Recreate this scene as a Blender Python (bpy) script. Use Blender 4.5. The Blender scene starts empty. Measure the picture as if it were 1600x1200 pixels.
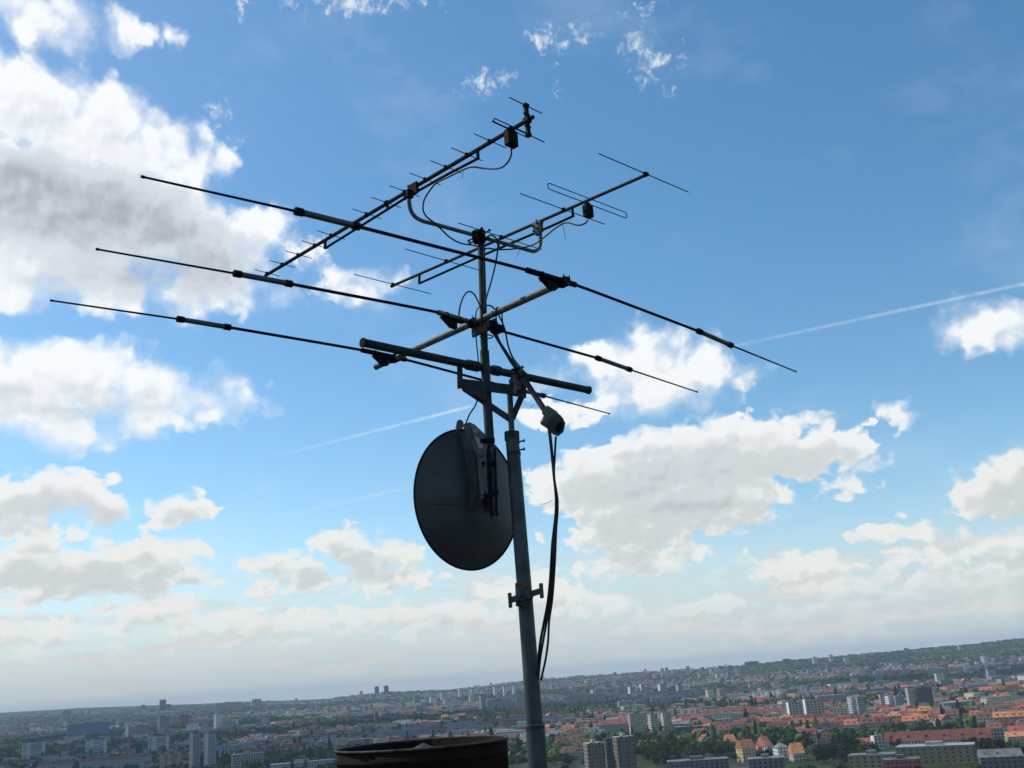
# Antenna mast on a tower roof above a hazy city.  Units are metres, +Y is the viewing azimuth, ground level is z = 0.
import bpy, math, random
import numpy as np
from mathutils import Vector, Matrix

random.seed(7)
rng = np.random.default_rng(11)
sc = bpy.context.scene
COL = sc.collection
rad = math.radians
H = 85.0                                   # eye height above the city

# ------------------------------------------------------------------ camera
PITCH, ROLL, FPX = rad(16.45), rad(4.22), 1570.0
FW = Vector((0, math.cos(PITCH), math.sin(PITCH)))
UP0 = Vector((0, -math.sin(PITCH), math.cos(PITCH)))
RT0 = Vector((1, 0, 0))
RT = RT0 * math.cos(ROLL) - UP0 * math.sin(ROLL)
UP = UP0 * math.cos(ROLL) + RT0 * math.sin(ROLL)
cam = bpy.data.cameras.new('camera')
cam.sensor_width = 36.0
cam.lens = 36.0 * FPX / 1600.0
cam.clip_start, cam.clip_end = 0.1, 80000
camo = bpy.data.objects.new('camera', cam)
COL.objects.link(camo)
m = Matrix((RT, UP, -FW)).transposed().to_4x4()
m.translation = Vector((0, 0, H))
camo.matrix_world = m
sc.camera = camo


def ray(x, y):
    """direction of sight for a place measured on the photograph"""
    return FW + RT * ((x - 800) / FPX) + UP * ((600 - y) / FPX)


def at(x, y, D):
    """point at horizontal distance D from the observer"""
    d = ray(x, y)
    d = d * (D / math.hypot(d.x, d.y))
    return Vector((d.x, d.y, d.z + H))


def lev(x, y, h):
    """point on the horizontal plane h metres above eye level"""
    d = ray(x, y)
    d = d * (h / d.z)
    return Vector((d.x, d.y, h + H))


def vert(x, y, P, e):
    """point on the vertical plane through P along e"""
    d = ray(x, y)
    n = Vector((-e.y, e.x, 0))
    t = (P.x * n.x + P.y * n.y) / (d.x * n.x + d.y * n.y)
    return Vector((d.x * t, d.y * t, d.z * t + H))


# ------------------------------------------------------------------ materials
def mat(name, col, rough=0.6, metal=0.0, var=0.12, scale=6.0, bump=0.0, col2=None, spec=0.5, objrand=0.0, streak=None):
    m_ = bpy.data.materials.new(name)
    m_.use_nodes = True
    nt = m_.node_tree
    b = nt.nodes['Principled BSDF']
    b.inputs['Roughness'].default_value = rough
    b.inputs['Metallic'].default_value = metal
    b.inputs['Specular IOR Level'].default_value = spec
    tc = nt.nodes.new('ShaderNodeTexCoord')
    nz = nt.nodes.new('ShaderNodeTexNoise')
    nz.inputs['Scale'].default_value = scale
    nz.inputs['Detail'].default_value = 6
    nt.links.new(tc.outputs['Object'], nz.inputs['Vector'])
    mx = nt.nodes.new('ShaderNodeMix')
    mx.data_type = 'RGBA'
    c2 = col2 or tuple(c * (1 - 2.2 * var) for c in col)
    c1 = tuple(min(1, c * (1 + var)) for c in col)
    mx.inputs[6].default_value = (*c1, 1)
    mx.inputs[7].default_value = (*c2, 1)
    rm = nt.nodes.new('ShaderNodeMapRange')
    rm.inputs[1].default_value, rm.inputs[2].default_value = 0.35, 0.68
    nt.links.new(nz.outputs['Fac'], rm.inputs[0])
    nt.links.new(rm.outputs[0], mx.inputs[0])
    out = mx.outputs[2]
    if streak:                               # runs of rust or grime down the surface
        mp = nt.nodes.new('ShaderNodeMapping'); mp.inputs['Scale'].default_value = (26, 26, 1.6)
        n2 = nt.nodes.new('ShaderNodeTexNoise'); n2.inputs['Scale'].default_value = 1.0; n2.inputs['Detail'].default_value = 8; n2.inputs['Roughness'].default_value = 0.7
        nt.links.new(tc.outputs['Object'], mp.inputs[0]); nt.links.new(mp.outputs[0], n2.inputs['Vector'])
        r0 = nt.nodes.new('ShaderNodeMapRange'); r0.inputs[1].default_value, r0.inputs[2].default_value = 0.56, 0.74
        r0.inputs[4].default_value = 0.85
        nt.links.new(n2.outputs['Fac'], r0.inputs[0])
        m2 = nt.nodes.new('ShaderNodeMix'); m2.data_type = 'RGBA'; m2.inputs[7].default_value = (*streak, 1)
        nt.links.new(r0.outputs[0], m2.inputs[0]); nt.links.new(out, m2.inputs[6]); out = m2.outputs[2]
    if objrand:
        oi = nt.nodes.new('ShaderNodeObjectInfo')
        hs = nt.nodes.new('ShaderNodeHueSaturation')
        r1 = nt.nodes.new('ShaderNodeMapRange')
        r1.inputs[3].default_value, r1.inputs[4].default_value = 1 - objrand, 1 + objrand
        nt.links.new(oi.outputs['Random'], r1.inputs[0])
        nt.links.new(r1.outputs[0], hs.inputs['Value'])
        r2 = nt.nodes.new('ShaderNodeMapRange')
        r2.inputs[3].default_value, r2.inputs[4].default_value = 0.5 - objrand * 0.06, 0.5 + objrand * 0.06
        mm = nt.nodes.new('ShaderNodeMath'); mm.operation = 'MULTIPLY'; mm.inputs[1].default_value = 7.31
        fr = nt.nodes.new('ShaderNodeMath'); fr.operation = 'FRACT'
        nt.links.new(oi.outputs['Random'], mm.inputs[0]); nt.links.new(mm.outputs[0], fr.inputs[0])
        nt.links.new(fr.outputs[0], r2.inputs[0]); nt.links.new(r2.outputs[0], hs.inputs['Hue'])
        nt.links.new(out, hs.inputs['Color'])
        out = hs.outputs[0]
    nt.links.new(out, b.inputs['Base Color'])
    if bump:
        bp = nt.nodes.new('ShaderNodeBump')
        bp.inputs['Strength'].default_value = bump
        bp.inputs['Distance'].default_value = 0.01
        nt.links.new(nz.outputs['Fac'], bp.inputs['Height'])
        nt.links.new(bp.outputs[0], b.inputs['Normal'])
    return m_


def windowed(name, col, win=(0.03, 0.035, 0.045), px=3.0, pz=3.0, fx=0.5, fz=0.5, objrand=0.12):
    """plaster with rows of small dark window openings, laid out in the wall's own metres"""
    m_ = mat(name, col, rough=0.85, var=0.06, scale=0.25, objrand=objrand)
    nt = m_.node_tree
    b = nt.nodes['Principled BSDF']
    src = b.inputs['Base Color'].links[0].from_socket
    tc = nt.nodes.new('ShaderNodeTexCoord')
    sp = nt.nodes.new('ShaderNodeSeparateXYZ')
    nt.links.new(tc.outputs['Object'], sp.inputs[0])

    def M(op, a, c=None):
        n = nt.nodes.new('ShaderNodeMath'); n.operation = op
        for i, v in enumerate((a, c)):
            if v is None: continue
            if isinstance(v, (int, float)): n.inputs[i].default_value = v
            else: nt.links.new(v, n.inputs[i])
        return n.outputs[0]
    s = M('ADD', sp.outputs[0], sp.outputs[1])
    u = M('FRACT', M('DIVIDE', M('ADD', s, 500.0), px))
    v = M('FRACT', M('DIVIDE', M('ADD', sp.outputs[2], 0.2), pz))
    a = M('MULTIPLY', M('GREATER_THAN', u, 0.5 - fx / 2), M('LESS_THAN', u, 0.5 + fx / 2))
    c = M('MULTIPLY', M('GREATER_THAN', v, 0.55 - fz / 2), M('LESS_THAN', v, 0.55 + fz / 2))
    k = M('MULTIPLY', a, c)
    mx = nt.nodes.new('ShaderNodeMix'); mx.data_type = 'RGBA'
    nt.links.new(k, mx.inputs[0]); nt.links.new(src, mx.inputs[6])
    mx.inputs[7].default_value = (*win, 1)
    nt.links.new(mx.outputs[2], b.inputs['Base Color'])
    nt.links.new(M('SUBTRACT', 0.85, M('MULTIPLY', k, 0.6)), b.inputs['Roughness'])
    return m_


# ------------------------------------------------------------------ mesh builder
class MB:
    def __init__(s):
        s.v, s.f, s.sm, s.mi = [], [], [], []

    def add(s, vs, fs, smooth=False, mi=0):
        o = len(s.v)
        s.v += [tuple(v) for v in vs]
        for f in fs:
            s.f.append([i + o for i in f]); s.sm.append(smooth); s.mi.append(mi)
        return s

    def tube(s, pts, r, n=10, cap=True, mi=0):
        pts = [Vector(p) for p in pts]
        rs = r if isinstance(r, (list, tuple)) else [r] * len(pts)
        T = []
        for i in range(len(pts)):
            a, b = pts[max(0, i - 1)], pts[min(len(pts) - 1, i + 1)]
            T.append((b - a).normalized())
        u = T[0].orthogonal().normalized()
        rings = []
        for i, p in enumerate(pts):
            u = (u - T[i] * u.dot(T[i])).normalized()
            w = T[i].cross(u)
            rings.append([p + (u * math.cos(2 * math.pi * k / n) + w * math.sin(2 * math.pi * k / n)) * rs[i] for k in range(n)])
        vs = [q for rg in rings for q in rg]
        fs = [[i * n + k, i * n + (k + 1) % n, (i + 1) * n + (k + 1) % n, (i + 1) * n + k] for i in range(len(pts) - 1) for k in range(n)]
        s.add(vs, fs, True, mi)
        if cap:
            s.add(rings[0], [list(range(n))[::-1]], False, mi)
            s.add(rings[-1], [list(range(n))], False, mi)
        return s

    def box(s, c, ax, h, mi=0, bev=0.12):
        """bevelled box: centre, three axes, half sizes"""
        ax = [Vector(a).normalized() for a in ax]
        b = min(h) * bev
        vs, idx = [], {}
        for sx in (-1, 1):
            for sy in (-1, 1):
                for sz in (-1, 1):
                    for k in range(3):
                        d = [h[0] - b, h[1] - b, h[2] - b]
                        d[k] = h[k]
                        idx[(sx, sy, sz, k)] = len(vs)
                        vs.append(Vector(c) + ax[0] * (sx * d[0]) + ax[1] * (sy * d[1]) + ax[2] * (sz * d[2]))
        fs = []
        for k in range(3):
            i, j = [(1, 2), (2, 0), (0, 1)][k]
            for sg in (-1, 1):
                q = []
                for (si, sj) in ((-1, -1), (1, -1), (1, 1), (-1, 1)):
                    t = [0, 0, 0]; t[k] = sg; t[i] = si; t[j] = sj
                    q.append(idx[(*t, k)])
                fs.append(q if sg > 0 else q[::-1])
        for k in range(3):                    # edge bevels
            i, j = [(1, 2), (2, 0), (0, 1)][k]
            for si in (-1, 1):
                for sj in (-1, 1):
                    def V(sk, face):
                        t = [0, 0, 0]; t[k] = sk; t[i] = si; t[j] = sj
                        return idx[(*t, face)]
                    fs.append([V(-1, i), V(1, i), V(1, j), V(-1, j)])
        for sx in (-1, 1):
            for sy in (-1, 1):
                for sz in (-1, 1):
                    fs.append([idx[(sx, sy, sz, 0)], idx[(sx, sy, sz, 1)], idx[(sx, sy, sz, 2)]])
        return s.add(vs, fs, False, mi)

    def beam(s, a, b, w, h, up=(0, 0, 1), mi=0, bev=0.12):
        a, b = Vector(a), Vector(b)
        d = (b - a)
        side = d.cross(Vector(up)).normalized()
        u = side.cross(d).normalized()
        return s.box((a + b) / 2, (d, side, u), (d.length / 2, w / 2, h / 2), mi, bev)

    def prism(s, poly, n, th, mi=0):
        """flat plate: outline points, thickness th along n"""
        n = Vector(n).normalized()
        k = len(poly)
        A = [Vector(p) + n * th / 2 for p in poly]
        B = [Vector(p) - n * th / 2 for p in poly]
        fs = [list(range(k)), list(range(k, 2 * k))[::-1]] + [[i, i + k, (i + 1) % k + k, (i + 1) % k] for i in range(k)]
        return s.add(A + B, fs, False, mi)

    def build(s, name, mats, parent=None, loc=None, split=True):
        """one object; pieces that do not touch become objects of their own"""
        if parent is not None and split:
            n = len(s.v); par = list(range(n))
            def find(a):
                while par[a] != a:
                    par[a] = par[par[a]]; a = par[a]
                return a
            for f in s.f:
                for i in f[1:]:
                    a, b = find(f[0]), find(i)
                    if a != b: par[b] = a
            isl = {}
            for i in range(n): isl.setdefault(find(i), []).append(i)
            bb = []
            for k, ids in isl.items():
                P = [s.v[i] for i in ids]
                bb.append([[k], [min(p[j] for p in P) - 0.004 for j in range(3)], [max(p[j] for p in P) + 0.004 for j in range(3)]])
            merged = True
            while merged and len(bb) > 1:
                merged = False
                for i in range(len(bb)):
                    for j in range(i + 1, len(bb)):
                        A, B = bb[i], bb[j]
                        if all(A[1][q] <= B[2][q] and B[1][q] <= A[2][q] for q in range(3)):
                            bb[i] = [A[0] + B[0], [min(A[1][q], B[1][q]) for q in range(3)], [max(A[2][q], B[2][q]) for q in range(3)]]
                            del bb[j]; merged = True
                            break
                    if merged: break
            if len(bb) > 1:
                objs = []
                for g in bb:
                    ks = set(g[0]); sub = MB(); mp = {}
                    for f, sm_, mi_ in zip(s.f, s.sm, s.mi):
                        if find(f[0]) in ks:
                            for i in f:
                                if i not in mp: mp[i] = len(sub.v); sub.v.append(s.v[i])
                            sub.f.append([mp[i] for i in f]); sub.sm.append(sm_); sub.mi.append(mi_)
                    objs.append((len(sub.v), sub.build(name, mats, parent, None, False)))
                return max(objs, key=lambda t: t[0])[1]
        me = bpy.data.meshes.new(name)
        off = Vector(parent.location) if parent is not None else Vector(loc or (0, 0, 0))
        q = parent
        while q is not None and q.parent is not None:
            q = q.parent; off = off + Vector(q.location)
        vs = [(v[0] - off.x, v[1] - off.y, v[2] - off.z) for v in s.v]
        me.from_pydata(vs, [], s.f)
        me.polygons.foreach_set('use_smooth', s.sm)
        me.polygons.foreach_set('material_index', s.mi)
        for mm in (mats if isinstance(mats, (list, tuple)) else [mats]):
            me.materials.append(mm)
        import bmesh
        bm = bmesh.new(); bm.from_mesh(me)
        bmesh.ops.recalc_face_normals(bm, faces=bm.faces)
        bm.to_mesh(me); bm.free()
        o = bpy.data.objects.new(name, me)
        COL.objects.link(o)
        if parent is not None:
            o.parent = parent
        else:
            o.location = off
        return o


def tag(o, label=None, cat=None, group=None, kind=None):
    if label: o['label'] = label
    if cat: o['category'] = cat
    if group: o['group'] = group
    if kind: o['kind'] = kind
    return o


def thing(name, loc, label, cat, group=None):
    o = bpy.data.objects.new(name, None)
    COL.objects.link(o)
    o.location = loc
    o.empty_display_size = 0.2
    return tag(o, label, cat, group)


def smooth_path(pts, k=6):
    """Catmull-Rom through the points"""
    P = [Vector(p) for p in pts]
    P = [P[0] * 2 - P[1]] + P + [P[-1] * 2 - P[-2]]
    out = []
    for i in range(1, len(P) - 2):
        for j in range(k):
            t = j / k
            a, b, c, d = P[i - 1], P[i], P[i + 1], P[i + 2]
            out.append(0.5 * ((2 * b) + (c - a) * t + (2 * a - 5 * b + 4 * c - d) * t * t + (3 * b - a - 3 * c + d) * t ** 3))
    out.append(P[-2])
    return out


def lerp(a, b, t):
    return a + (b - a) * t
# ------------------------------------------------------------------ daylight: sky with cumulus, one sun
SUN_AZ, SUN_EL = rad(-68), rad(50)
world = bpy.data.worlds.new("World")
sc.world = world
world.use_nodes = True
wt = world.node_tree
for n in list(wt.nodes): wt.nodes.remove(n)
bg = wt.nodes.new('ShaderNodeBackground')
SKY_STRENGTH = 0.12
bg.inputs[1].default_value = SKY_STRENGTH
wo = wt.nodes.new('ShaderNodeOutputWorld')
wt.links.new(bg.outputs[0], wo.inputs[0])
sky = wt.nodes.new('ShaderNodeTexSky')
sky.sky_type = 'NISHITA'
sky.sun_disc = False
sky.sun_elevation = SUN_EL
sky.sun_rotation = SUN_AZ % (2 * math.pi)
sky.altitude = 300
sky.air_density = 1.0
sky.dust_density = 0.6
sky.ozone_density = 1.0


def wm(op, *a, clamp=False):
    n = wt.nodes.new('ShaderNodeMath'); n.operation = op; n.use_clamp = clamp
    for i, v in enumerate(a):
        if isinstance(v, (int, float)): n.inputs[i].default_value = v
        else: wt.links.new(v, n.inputs[i])
    return n.outputs[0]


def wv(op, *a, out=0):
    n = wt.nodes.new('ShaderNodeVectorMath'); n.operation = op
    for i, v in enumerate(a):
        if isinstance(v, (int, float)): n.inputs[3].default_value = v       # scale
        elif isinstance(v, tuple): n.inputs[i].default_value = v
        else: wt.links.new(v, n.inputs[i])
    return n.outputs[out]


def wss(x, a, b, lo=0.0, hi=1.0):
    n = wt.nodes.new('ShaderNodeMapRange'); n.interpolation_type = 'SMOOTHSTEP'
    for i, v in enumerate((x, a, b, lo, hi)):
        if isinstance(v, (int, float)): n.inputs[i].default_value = v
        else: wt.links.new(v, n.inputs[i])
    return n.outputs[0]


def wmix(f, a, b):
    n = wt.nodes.new('ShaderNodeMix'); n.data_type = 'RGBA'
    for i, v in ((0, f), (6, a), (7, b)):
        if isinstance(v, (int, float)): n.inputs[i].default_value = v
        elif isinstance(v, tuple): n.inputs[i].default_value = (*v, 1)
        else: wt.links.new(v, n.inputs[i])
    return n.outputs[2]


def wnoise(vec, scale, detail=7, rough=0.55, color=False):
    n = wt.nodes.new('ShaderNodeTexNoise'); n.noise_dimensions = '2D'
    n.inputs['Scale'].default_value = scale; n.inputs['Detail'].default_value = detail
    n.inputs['Roughness'].default_value = rough
    wt.links.new(vec, n.inputs['Vector'])
    return n.outputs['Color' if color else 'Fac']


def wvor(vec, scale, detail=2, rough=0.5):
    n = wt.nodes.new('ShaderNodeTexVoronoi'); n.voronoi_dimensions = '2D'; n.feature = 'F1'
    n.inputs['Scale'].default_value = scale; n.inputs['Detail'].default_value = detail
    n.inputs['Roughness'].default_value = rough
    n.normalize = True
    wt.links.new(vec, n.inputs['Vector'])
    return n.outputs['Distance']


tc = wt.nodes.new('ShaderNodeTexCoord')
dirv = wv('NORMALIZE', tc.outputs['Generated'])
sx = wt.nodes.new('ShaderNodeSeparateXYZ'); wt.links.new(dirv, sx.inputs[0])
AZ = wm('MULTIPLY', wm('ARCTAN2', sx.outputs[0], sx.outputs[1]), 57.29578)
EL = wm('MULTIPLY', wm('ARCSINE', sx.outputs[2]), 57.29578)
cb = wt.nodes.new('ShaderNodeCombineXYZ'); wt.links.new(AZ, cb.inputs[0]); wt.links.new(EL, cb.inputs[1])
P0 = cb.outputs[0]                          # azimuth, elevation in degrees
el = wss(EL, 6.0, 20.0)                     # 0 low, 1 high in the sky

# slow warp of everything so that no outline is an ellipse
w1 = wv('SUBTRACT', wnoise(P0, 0.16, 2, 0.5, True), (0.5, 0.5, 0.0))
w2 = wv('SUBTRACT', wnoise(P0, 0.7, 4, 0.6, True), (0.5, 0.5, 0.0))
wsum = wv('ADD', wv('MULTIPLY', w1, (2.6, 1.5, 0.0)), wv('MULTIPLY', w2, (1.3, 0.9, 0.0)))
PW = wv('ADD', P0, wsum)


def azel(x, y):
    d = ray(x, y).normalized()
    return math.degrees(math.atan2(d.x, d.y)), math.degrees(math.asin(d.z))


def field(blobs, vec, k=0.5):
    acc = None
    for (x, y, rx, ry, *w) in blobs:
        a, e = azel(x, y)
        pp = 0.0365 * (0.93 if y < 400 else 1.0)
        rx_, ry_ = rx * pp / max(0.3, math.cos(rad(e))), ry * pp
        l = wv('LENGTH', wv('MULTIPLY_ADD', vec, (1 / rx_, 1 / ry_, 0.0), (-a / rx_, -e / ry_, 0.0)), out=1)
        m_ = min(rx_, ry_)
        o = w[0] if w else 0.0
        d = wm('MULTIPLY_ADD', l, -m_, m_ + o)
        acc = d if acc is None else wm('SMOOTH_MAX', acc, d, k)
    return acc


BIG = [(20, 5, 120, 42), (110, 35, 80, 34), (195, 42, 55, 12, -.3), (265, 50, 14, 8, -.2),
       (40, 160, 110, 80), (140, 205, 110, 78), (240, 235, 85, 62), (325, 262, 46, 52), (60, 330, 180, 120), (210, 340, 160, 105),
       (330, 395, 100, 78), (405, 362, 52, 44), (320, 445, 130, 48), (150, 440, 150, 44), (20, 435, 90, 52), (465, 400, 30, 32, -.2),
       (572, 452, 62, 36, -.2), (530, 436, 45, 22, -.3), (590, 486, 34, 14, -.3),
       (105, 588, 112, 54, .2), (30, 622, 100, 70, .2), (215, 618, 110, 46, .3), (320, 622, 70, 36, .3), (140, 668, 110, 32), (480, 0, 1, 1, -3),
       (985, 562, 95, 42), (1010, 540, 60, 26), (1085, 595, 78, 38), (1010, 610, 130, 40), (905, 555, 40, 30, -.45), (870, 600, 60, 40, -.5),
       (1575, 500, 86, 38), (1535, 480, 40, 18, -.2)]
WISP = [(850, 58, 24, 17), (900, 62, 34, 9, -.1), (915, 46, 16, 8, -.1), (872, 84, 14, 12, -.15), (1026, 98, 30, 15), (992, 66, 18, 16), (1004, 86, 12, 18), (1013, 122, 9, 10), (757, 130, 30, 18, -.05), (775, 118, 16, 8, -.1),
        (545, 2, 70, 14, .1), (520, 12, 20, 8), (640, 5, 20, 9), (376, 12, 10, 16, -.05), (340, 178, 13, 8, .1), (370, 222, 8, 6, -.1), (1003, 10, 12, 6), (1045, 142, 12, 7, -.15), (870, 140, 10, 6, -.15),
        (460, 395, 22, 26), (495, 380, 12, 20, -.1), (520, 455, 30, 24)]
LOW = [(95, 772, 84, 36), (20, 785, 70, 36), (165, 798, 40, 34), (50, 838, 90, 15), (278, 800, 38, 24, .2), (300, 776, 16, 13),
       (150, 895, 170, 38), (225, 868, 85, 30), (40, 878, 80, 34), (290, 892, 42, 24), (540, 852, 44, 24, .2), (575, 872, 70, 28, .1), (450, 885, 92, 24),
       (625, 900, 72, 20), (500, 908, 150, 18), (238, 952, 76, 25), (272, 942, 36, 20), (360, 975, 120, 20), (520, 970, 100, 17), (650, 988, 120, 12, -.1), (420, 1004, 180, 9, -.1), (600, 958, 110, 16),
       (70, 985, 130, 20), (40, 1012, 90, 9, -.1), (700, 965, 90, 28), (20, 945, 40, 14),
       (1060, 715, 190, 55), (1240, 712, 120, 40), (1150, 685, 140, 36), (965, 755, 150, 58), (1335, 715, 55, 28), (1100, 790, 150, 50),
       (990, 825, 110, 45), (1325, 758, 40, 12), (880, 650, 80, 28, -.2), (1115, 665, 50, 18), (1278, 678, 50, 20),
       (1400, 646, 20, 12, .2), (1578, 764, 78, 38, .15), (1600, 735, 50, 28, .2), (1535, 792, 40, 16), (1405, 834, 40, 10, .2), (1590, 845, 110, 24),
       (1480, 872, 130, 18), (1250, 885, 110, 20), (1330, 916, 100, 18), (1455, 920, 110, 24), (1590, 890, 40, 30), (990, 880, 120, 26), (830, 925, 100, 24),
       (920, 945, 100, 19), (1060, 950, 110, 17), (1000, 980, 180, 11, -.1), (1290, 950, 110, 15), (1420, 962, 110, 17), (1550, 950, 80, 19), (1330, 990, 230, 9, -.1), (838, 838, 8, 8, -.1)]
dbig = field(BIG, PW)
PLW = wv('ADD', P0, wv('SCALE', wsum, 0.22))
dlow = field(LOW, PLW, 0.25)
dbig2 = field(BIG, wv('ADD', PW, (-0.45, 1.1, 0.0)), 0.5)
dlow2 = field(LOW, wv('ADD', PLW, (-0.2, 0.75, 0.0)), 0.25)

# cauliflower detail at two sizes
off = (-0.28, 0.42, 0.0)                     # towards the sun, degrees
def detail(vec, s, r=0.54):
    f = wnoise(vec, 0.42 * s, 8, r)
    v = wvor(vec, 0.55 * s, 2, r)
    return wm('SUBTRACT', wm('MULTIPLY', f, 1.5), wm('MULTIPLY', v, 0.9))
PF = wv('ADD', P0, wv('MULTIPLY', w2, (1.0, 0.7, 0.0)))
hb, hb2 = detail(PF, 1.0), detail(wv('ADD', PF, off), 1.0)
soft = wnoise(P0, 0.33, 2, 0.5)
PL = wv('MULTIPLY', PF, (1.0, 1.45, 1.0))
hl, hl2 = detail(PL, 1.7, 0.44), detail(wv('ADD', PL, (-0.2, 0.36, 0.0)), 1.7, 0.44)
DB = wm('ADD', dbig, wm('MULTIPLY', wm('SUBTRACT', hb, 0.42), 1.6))
DL = wm('ADD', dlow, wm('MULTIPLY', wm('SUBTRACT', hl, 0.56), 1.1))
DB2 = wm('ADD', dbig2, wm('MULTIPLY', wm('SUBTRACT', hb, 0.42), 1.6))
DL2 = wm('ADD', dlow2, wm('MULTIPLY', wm('SUBTRACT', hl, 0.56), 0.6))
topB, topL = wss(DB2, 1.5, 0.0), wss(DL2, 0.9, -0.6)          # 1 close under a cloud's upper edge
sw = wss(soft, 0.35, 0.7, 0.75, 2.5)
aB = wss(wm('DIVIDE', wm('ADD', DB, 0.3), sw), 0.0, 1.0)
aL = wss(wm('DIVIDE', wm('ADD', DL, 0.2), wm('MULTIPLY', sw, 0.33)), 0.0, 1.0)
dwisp = field(WISP, wv('ADD', P0, wv('SCALE', wsum, 0.35)), 0.2)
DW = wm('ADD', dwisp, wm('MULTIPLY', wm('SUBTRACT', wnoise(PF, 1.3, 8, 0.68), 0.52), 3.4))
aW = wm('MULTIPLY', wss(DW, -0.25, 1.1), 0.82)
relB = wm('SUBTRACT', hb, hb2)
relL = wm('SUBTRACT', hl, hl2)

# greyer where the cloud is deep, lighter on the side of the sun
DARK = [(20, 298, 140, 56, .4), (150, 325, 150, 56, .3), (270, 365, 100, 50, .1), (330, 410, 90, 44, 0), (230, 430, 170, 44, .0), (120, 355, 90, 36, .2), (140, 640, 120, 30, -.3),
        (90, 806, 90, 16, -.1), (200, 910, 120, 12, -.4), (560, 898, 110, 10, -.4), (1140, 738, 150, 20, -.1),
        (1060, 795, 130, 22, -.4), (1580, 797, 80, 12, -.3), (1040, 625, 110, 16, -.4), (1560, 520, 60, 14, -.4), (30, 610, 60, 20, -.3)]
dk = field(DARK, wv('ADD', P0, wv('SCALE', wsum, 0.6)), 0.9)
dk = wss(wm('ADD', dk, wm('ADD', wm('MULTIPLY', wm('SUBTRACT', soft, 0.5), 0.6), wm('MULTIPLY', wm('SUBTRACT', hb, 0.42), 0.45))), -0.8, 1.6)
deep = wm('ADD', wm('MULTIPLY', wss(DB, 0.2, 2.8), 0.14), wm('MULTIPLY', wss(DL, 0.0, 1.5), 0.22))
rel = wm('ADD', wm('MULTIPLY', relB, wm('MULTIPLY', el, 0.42)), wm('MULTIPLY', relL, wm('MULTIPLY', wm('SUBTRACT', 1.0, el), 0.6)))
topn = wm('ADD', wm('MULTIPLY', topB, wm('MULTIPLY', el, 0.22)), wm('MULTIPLY', topL, wm('MULTIPLY', wm('SUBTRACT', 1.0, el), 0.58)))
lowb = wss(EL, 20.0, 6.0, 0.93, 0.72)
bright = wm('ADD', wm('SUBTRACT', wm('SUBTRACT', wm('ADD', lowb, rel), deep), wm('MULTIPLY', dk, wm('ADD', 0.42, wm('MULTIPLY', el, 0.08)))), topn)
K = 1.0 / SKY_STRENGTH
hi = wmix(el, (0.86 * K, 0.875 * K, 0.85 * K), (0.97 * K, 1.0 * K, 1.02 * K))
mid = wmix(el, (0.65 * K, 0.69 * K, 0.69 * K), (0.70 * K, 0.76 * K, 0.82 * K))
grey = wmix(el, (0.52 * K, 0.58 * K, 0.61 * K), (0.40 * K, 0.435 * K, 0.475 * K))
cloudc = wmix(wss(bright, 0.62, 0.98), wmix(wss(bright, 0.1, 0.62), grey, mid), hi)

# haze and thin stratus low down
strat = wnoise(wv('MULTIPLY', P0, (0.35, 2.0, 1.0)), 0.45, 6, 0.6)
hz = wss(EL, 9.0, 0.5)
skyc = wt.nodes.new('ShaderNodeHueSaturation')
skyc.inputs['Hue'].default_value = 0.4905
skyc.inputs['Saturation'].default_value = 1.26
skyc.inputs['Value'].default_value = 1.26
wt.links.new(sky.outputs[0], skyc.inputs['Color'])
base = wmix(wm('MULTIPLY', hz, 0.92), skyc.outputs[0], (0.58 * K, 0.67 * K, 0.72 * K))
base_sky = base
# veil of thin cloud and contrails
veil = wm('MULTIPLY', wss(wnoise(wv('MULTIPLY', PW, (0.5, 1.0, 1.0)), 0.16, 8, 0.62), 0.5, 0.85), 0.13)
base = wmix(veil, base, (0.9 * K, 0.95 * K, 1.0 * K))


def trail(p, q, w, a0, a1):
    """straight vapour trail along the great circle through two directions; strength a0 at p to a1 at q"""
    global base
    A, B = ray(*p).normalized(), ray(*q).normalized()
    n = A.cross(B).normalized()
    t = (B - A * A.dot(B)).normalized()
    L = math.acos(A.dot(B))
    dist = wm('ABSOLUTE', wv('DOT_PRODUCT', dirv, tuple(n), out=1))
    along = wm('DIVIDE', wv('DOT_PRODUCT', dirv, tuple(t), out=1), math.sin(L))
    brk = wss(wnoise(P0, 1.6, 4, 0.6), 0.25, 0.6, 0.45, 1.0)
    f = wm('MULTIPLY', wss(dist, w, w * 0.15), wm('MULTIPLY', wss(along, -0.05, 0.12), wss(along, 1.02, 0.98)))
    f = wm('MULTIPLY', wm('MULTIPLY', f, brk), wss(along, 0.0, 1.0, a0, a1))
    base = wmix(f, base, (0.80 * K, 0.9 * K, 1.0 * K))


trail((1080, 555), (1640, 435), 0.0025, 0.14, 0.36)
trail((420, 716), (735, 635), 0.0024, 0.12, 0.5)
trail((400, 815), (655, 758), 0.0030, 0.06, 0.2)
trail((-10, 748), (28, 738), 0.0016, 0.3, 0.3)

# broken low cloud everywhere near the horizon
aS = wm('MULTIPLY', wss(strat, 0.46, 0.64), wm('MULTIPLY', wss(EL, 8.0, 3.6), wss(EL, 0.3, 3.0, 0.5, 0.85)))
c1 = wmix(aS, base, wmix(wss(strat, 0.45, 0.75), (0.63 * K, 0.68 * K, 0.69 * K), (0.79 * K, 0.76 * K, 0.72 * K)))
alow = wm('MULTIPLY', aL, wss(EL, 1.5, 5.0, 0.25, 0.97))
c1 = wmix(aW, c1, (0.93 * K, 0.97 * K, 1.0 * K))
c2 = wmix(wm('MAXIMUM', wm('MULTIPLY', aB, 0.97), alow), c1, cloudc)
wt.links.new(c2, bg.inputs[0])
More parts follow.
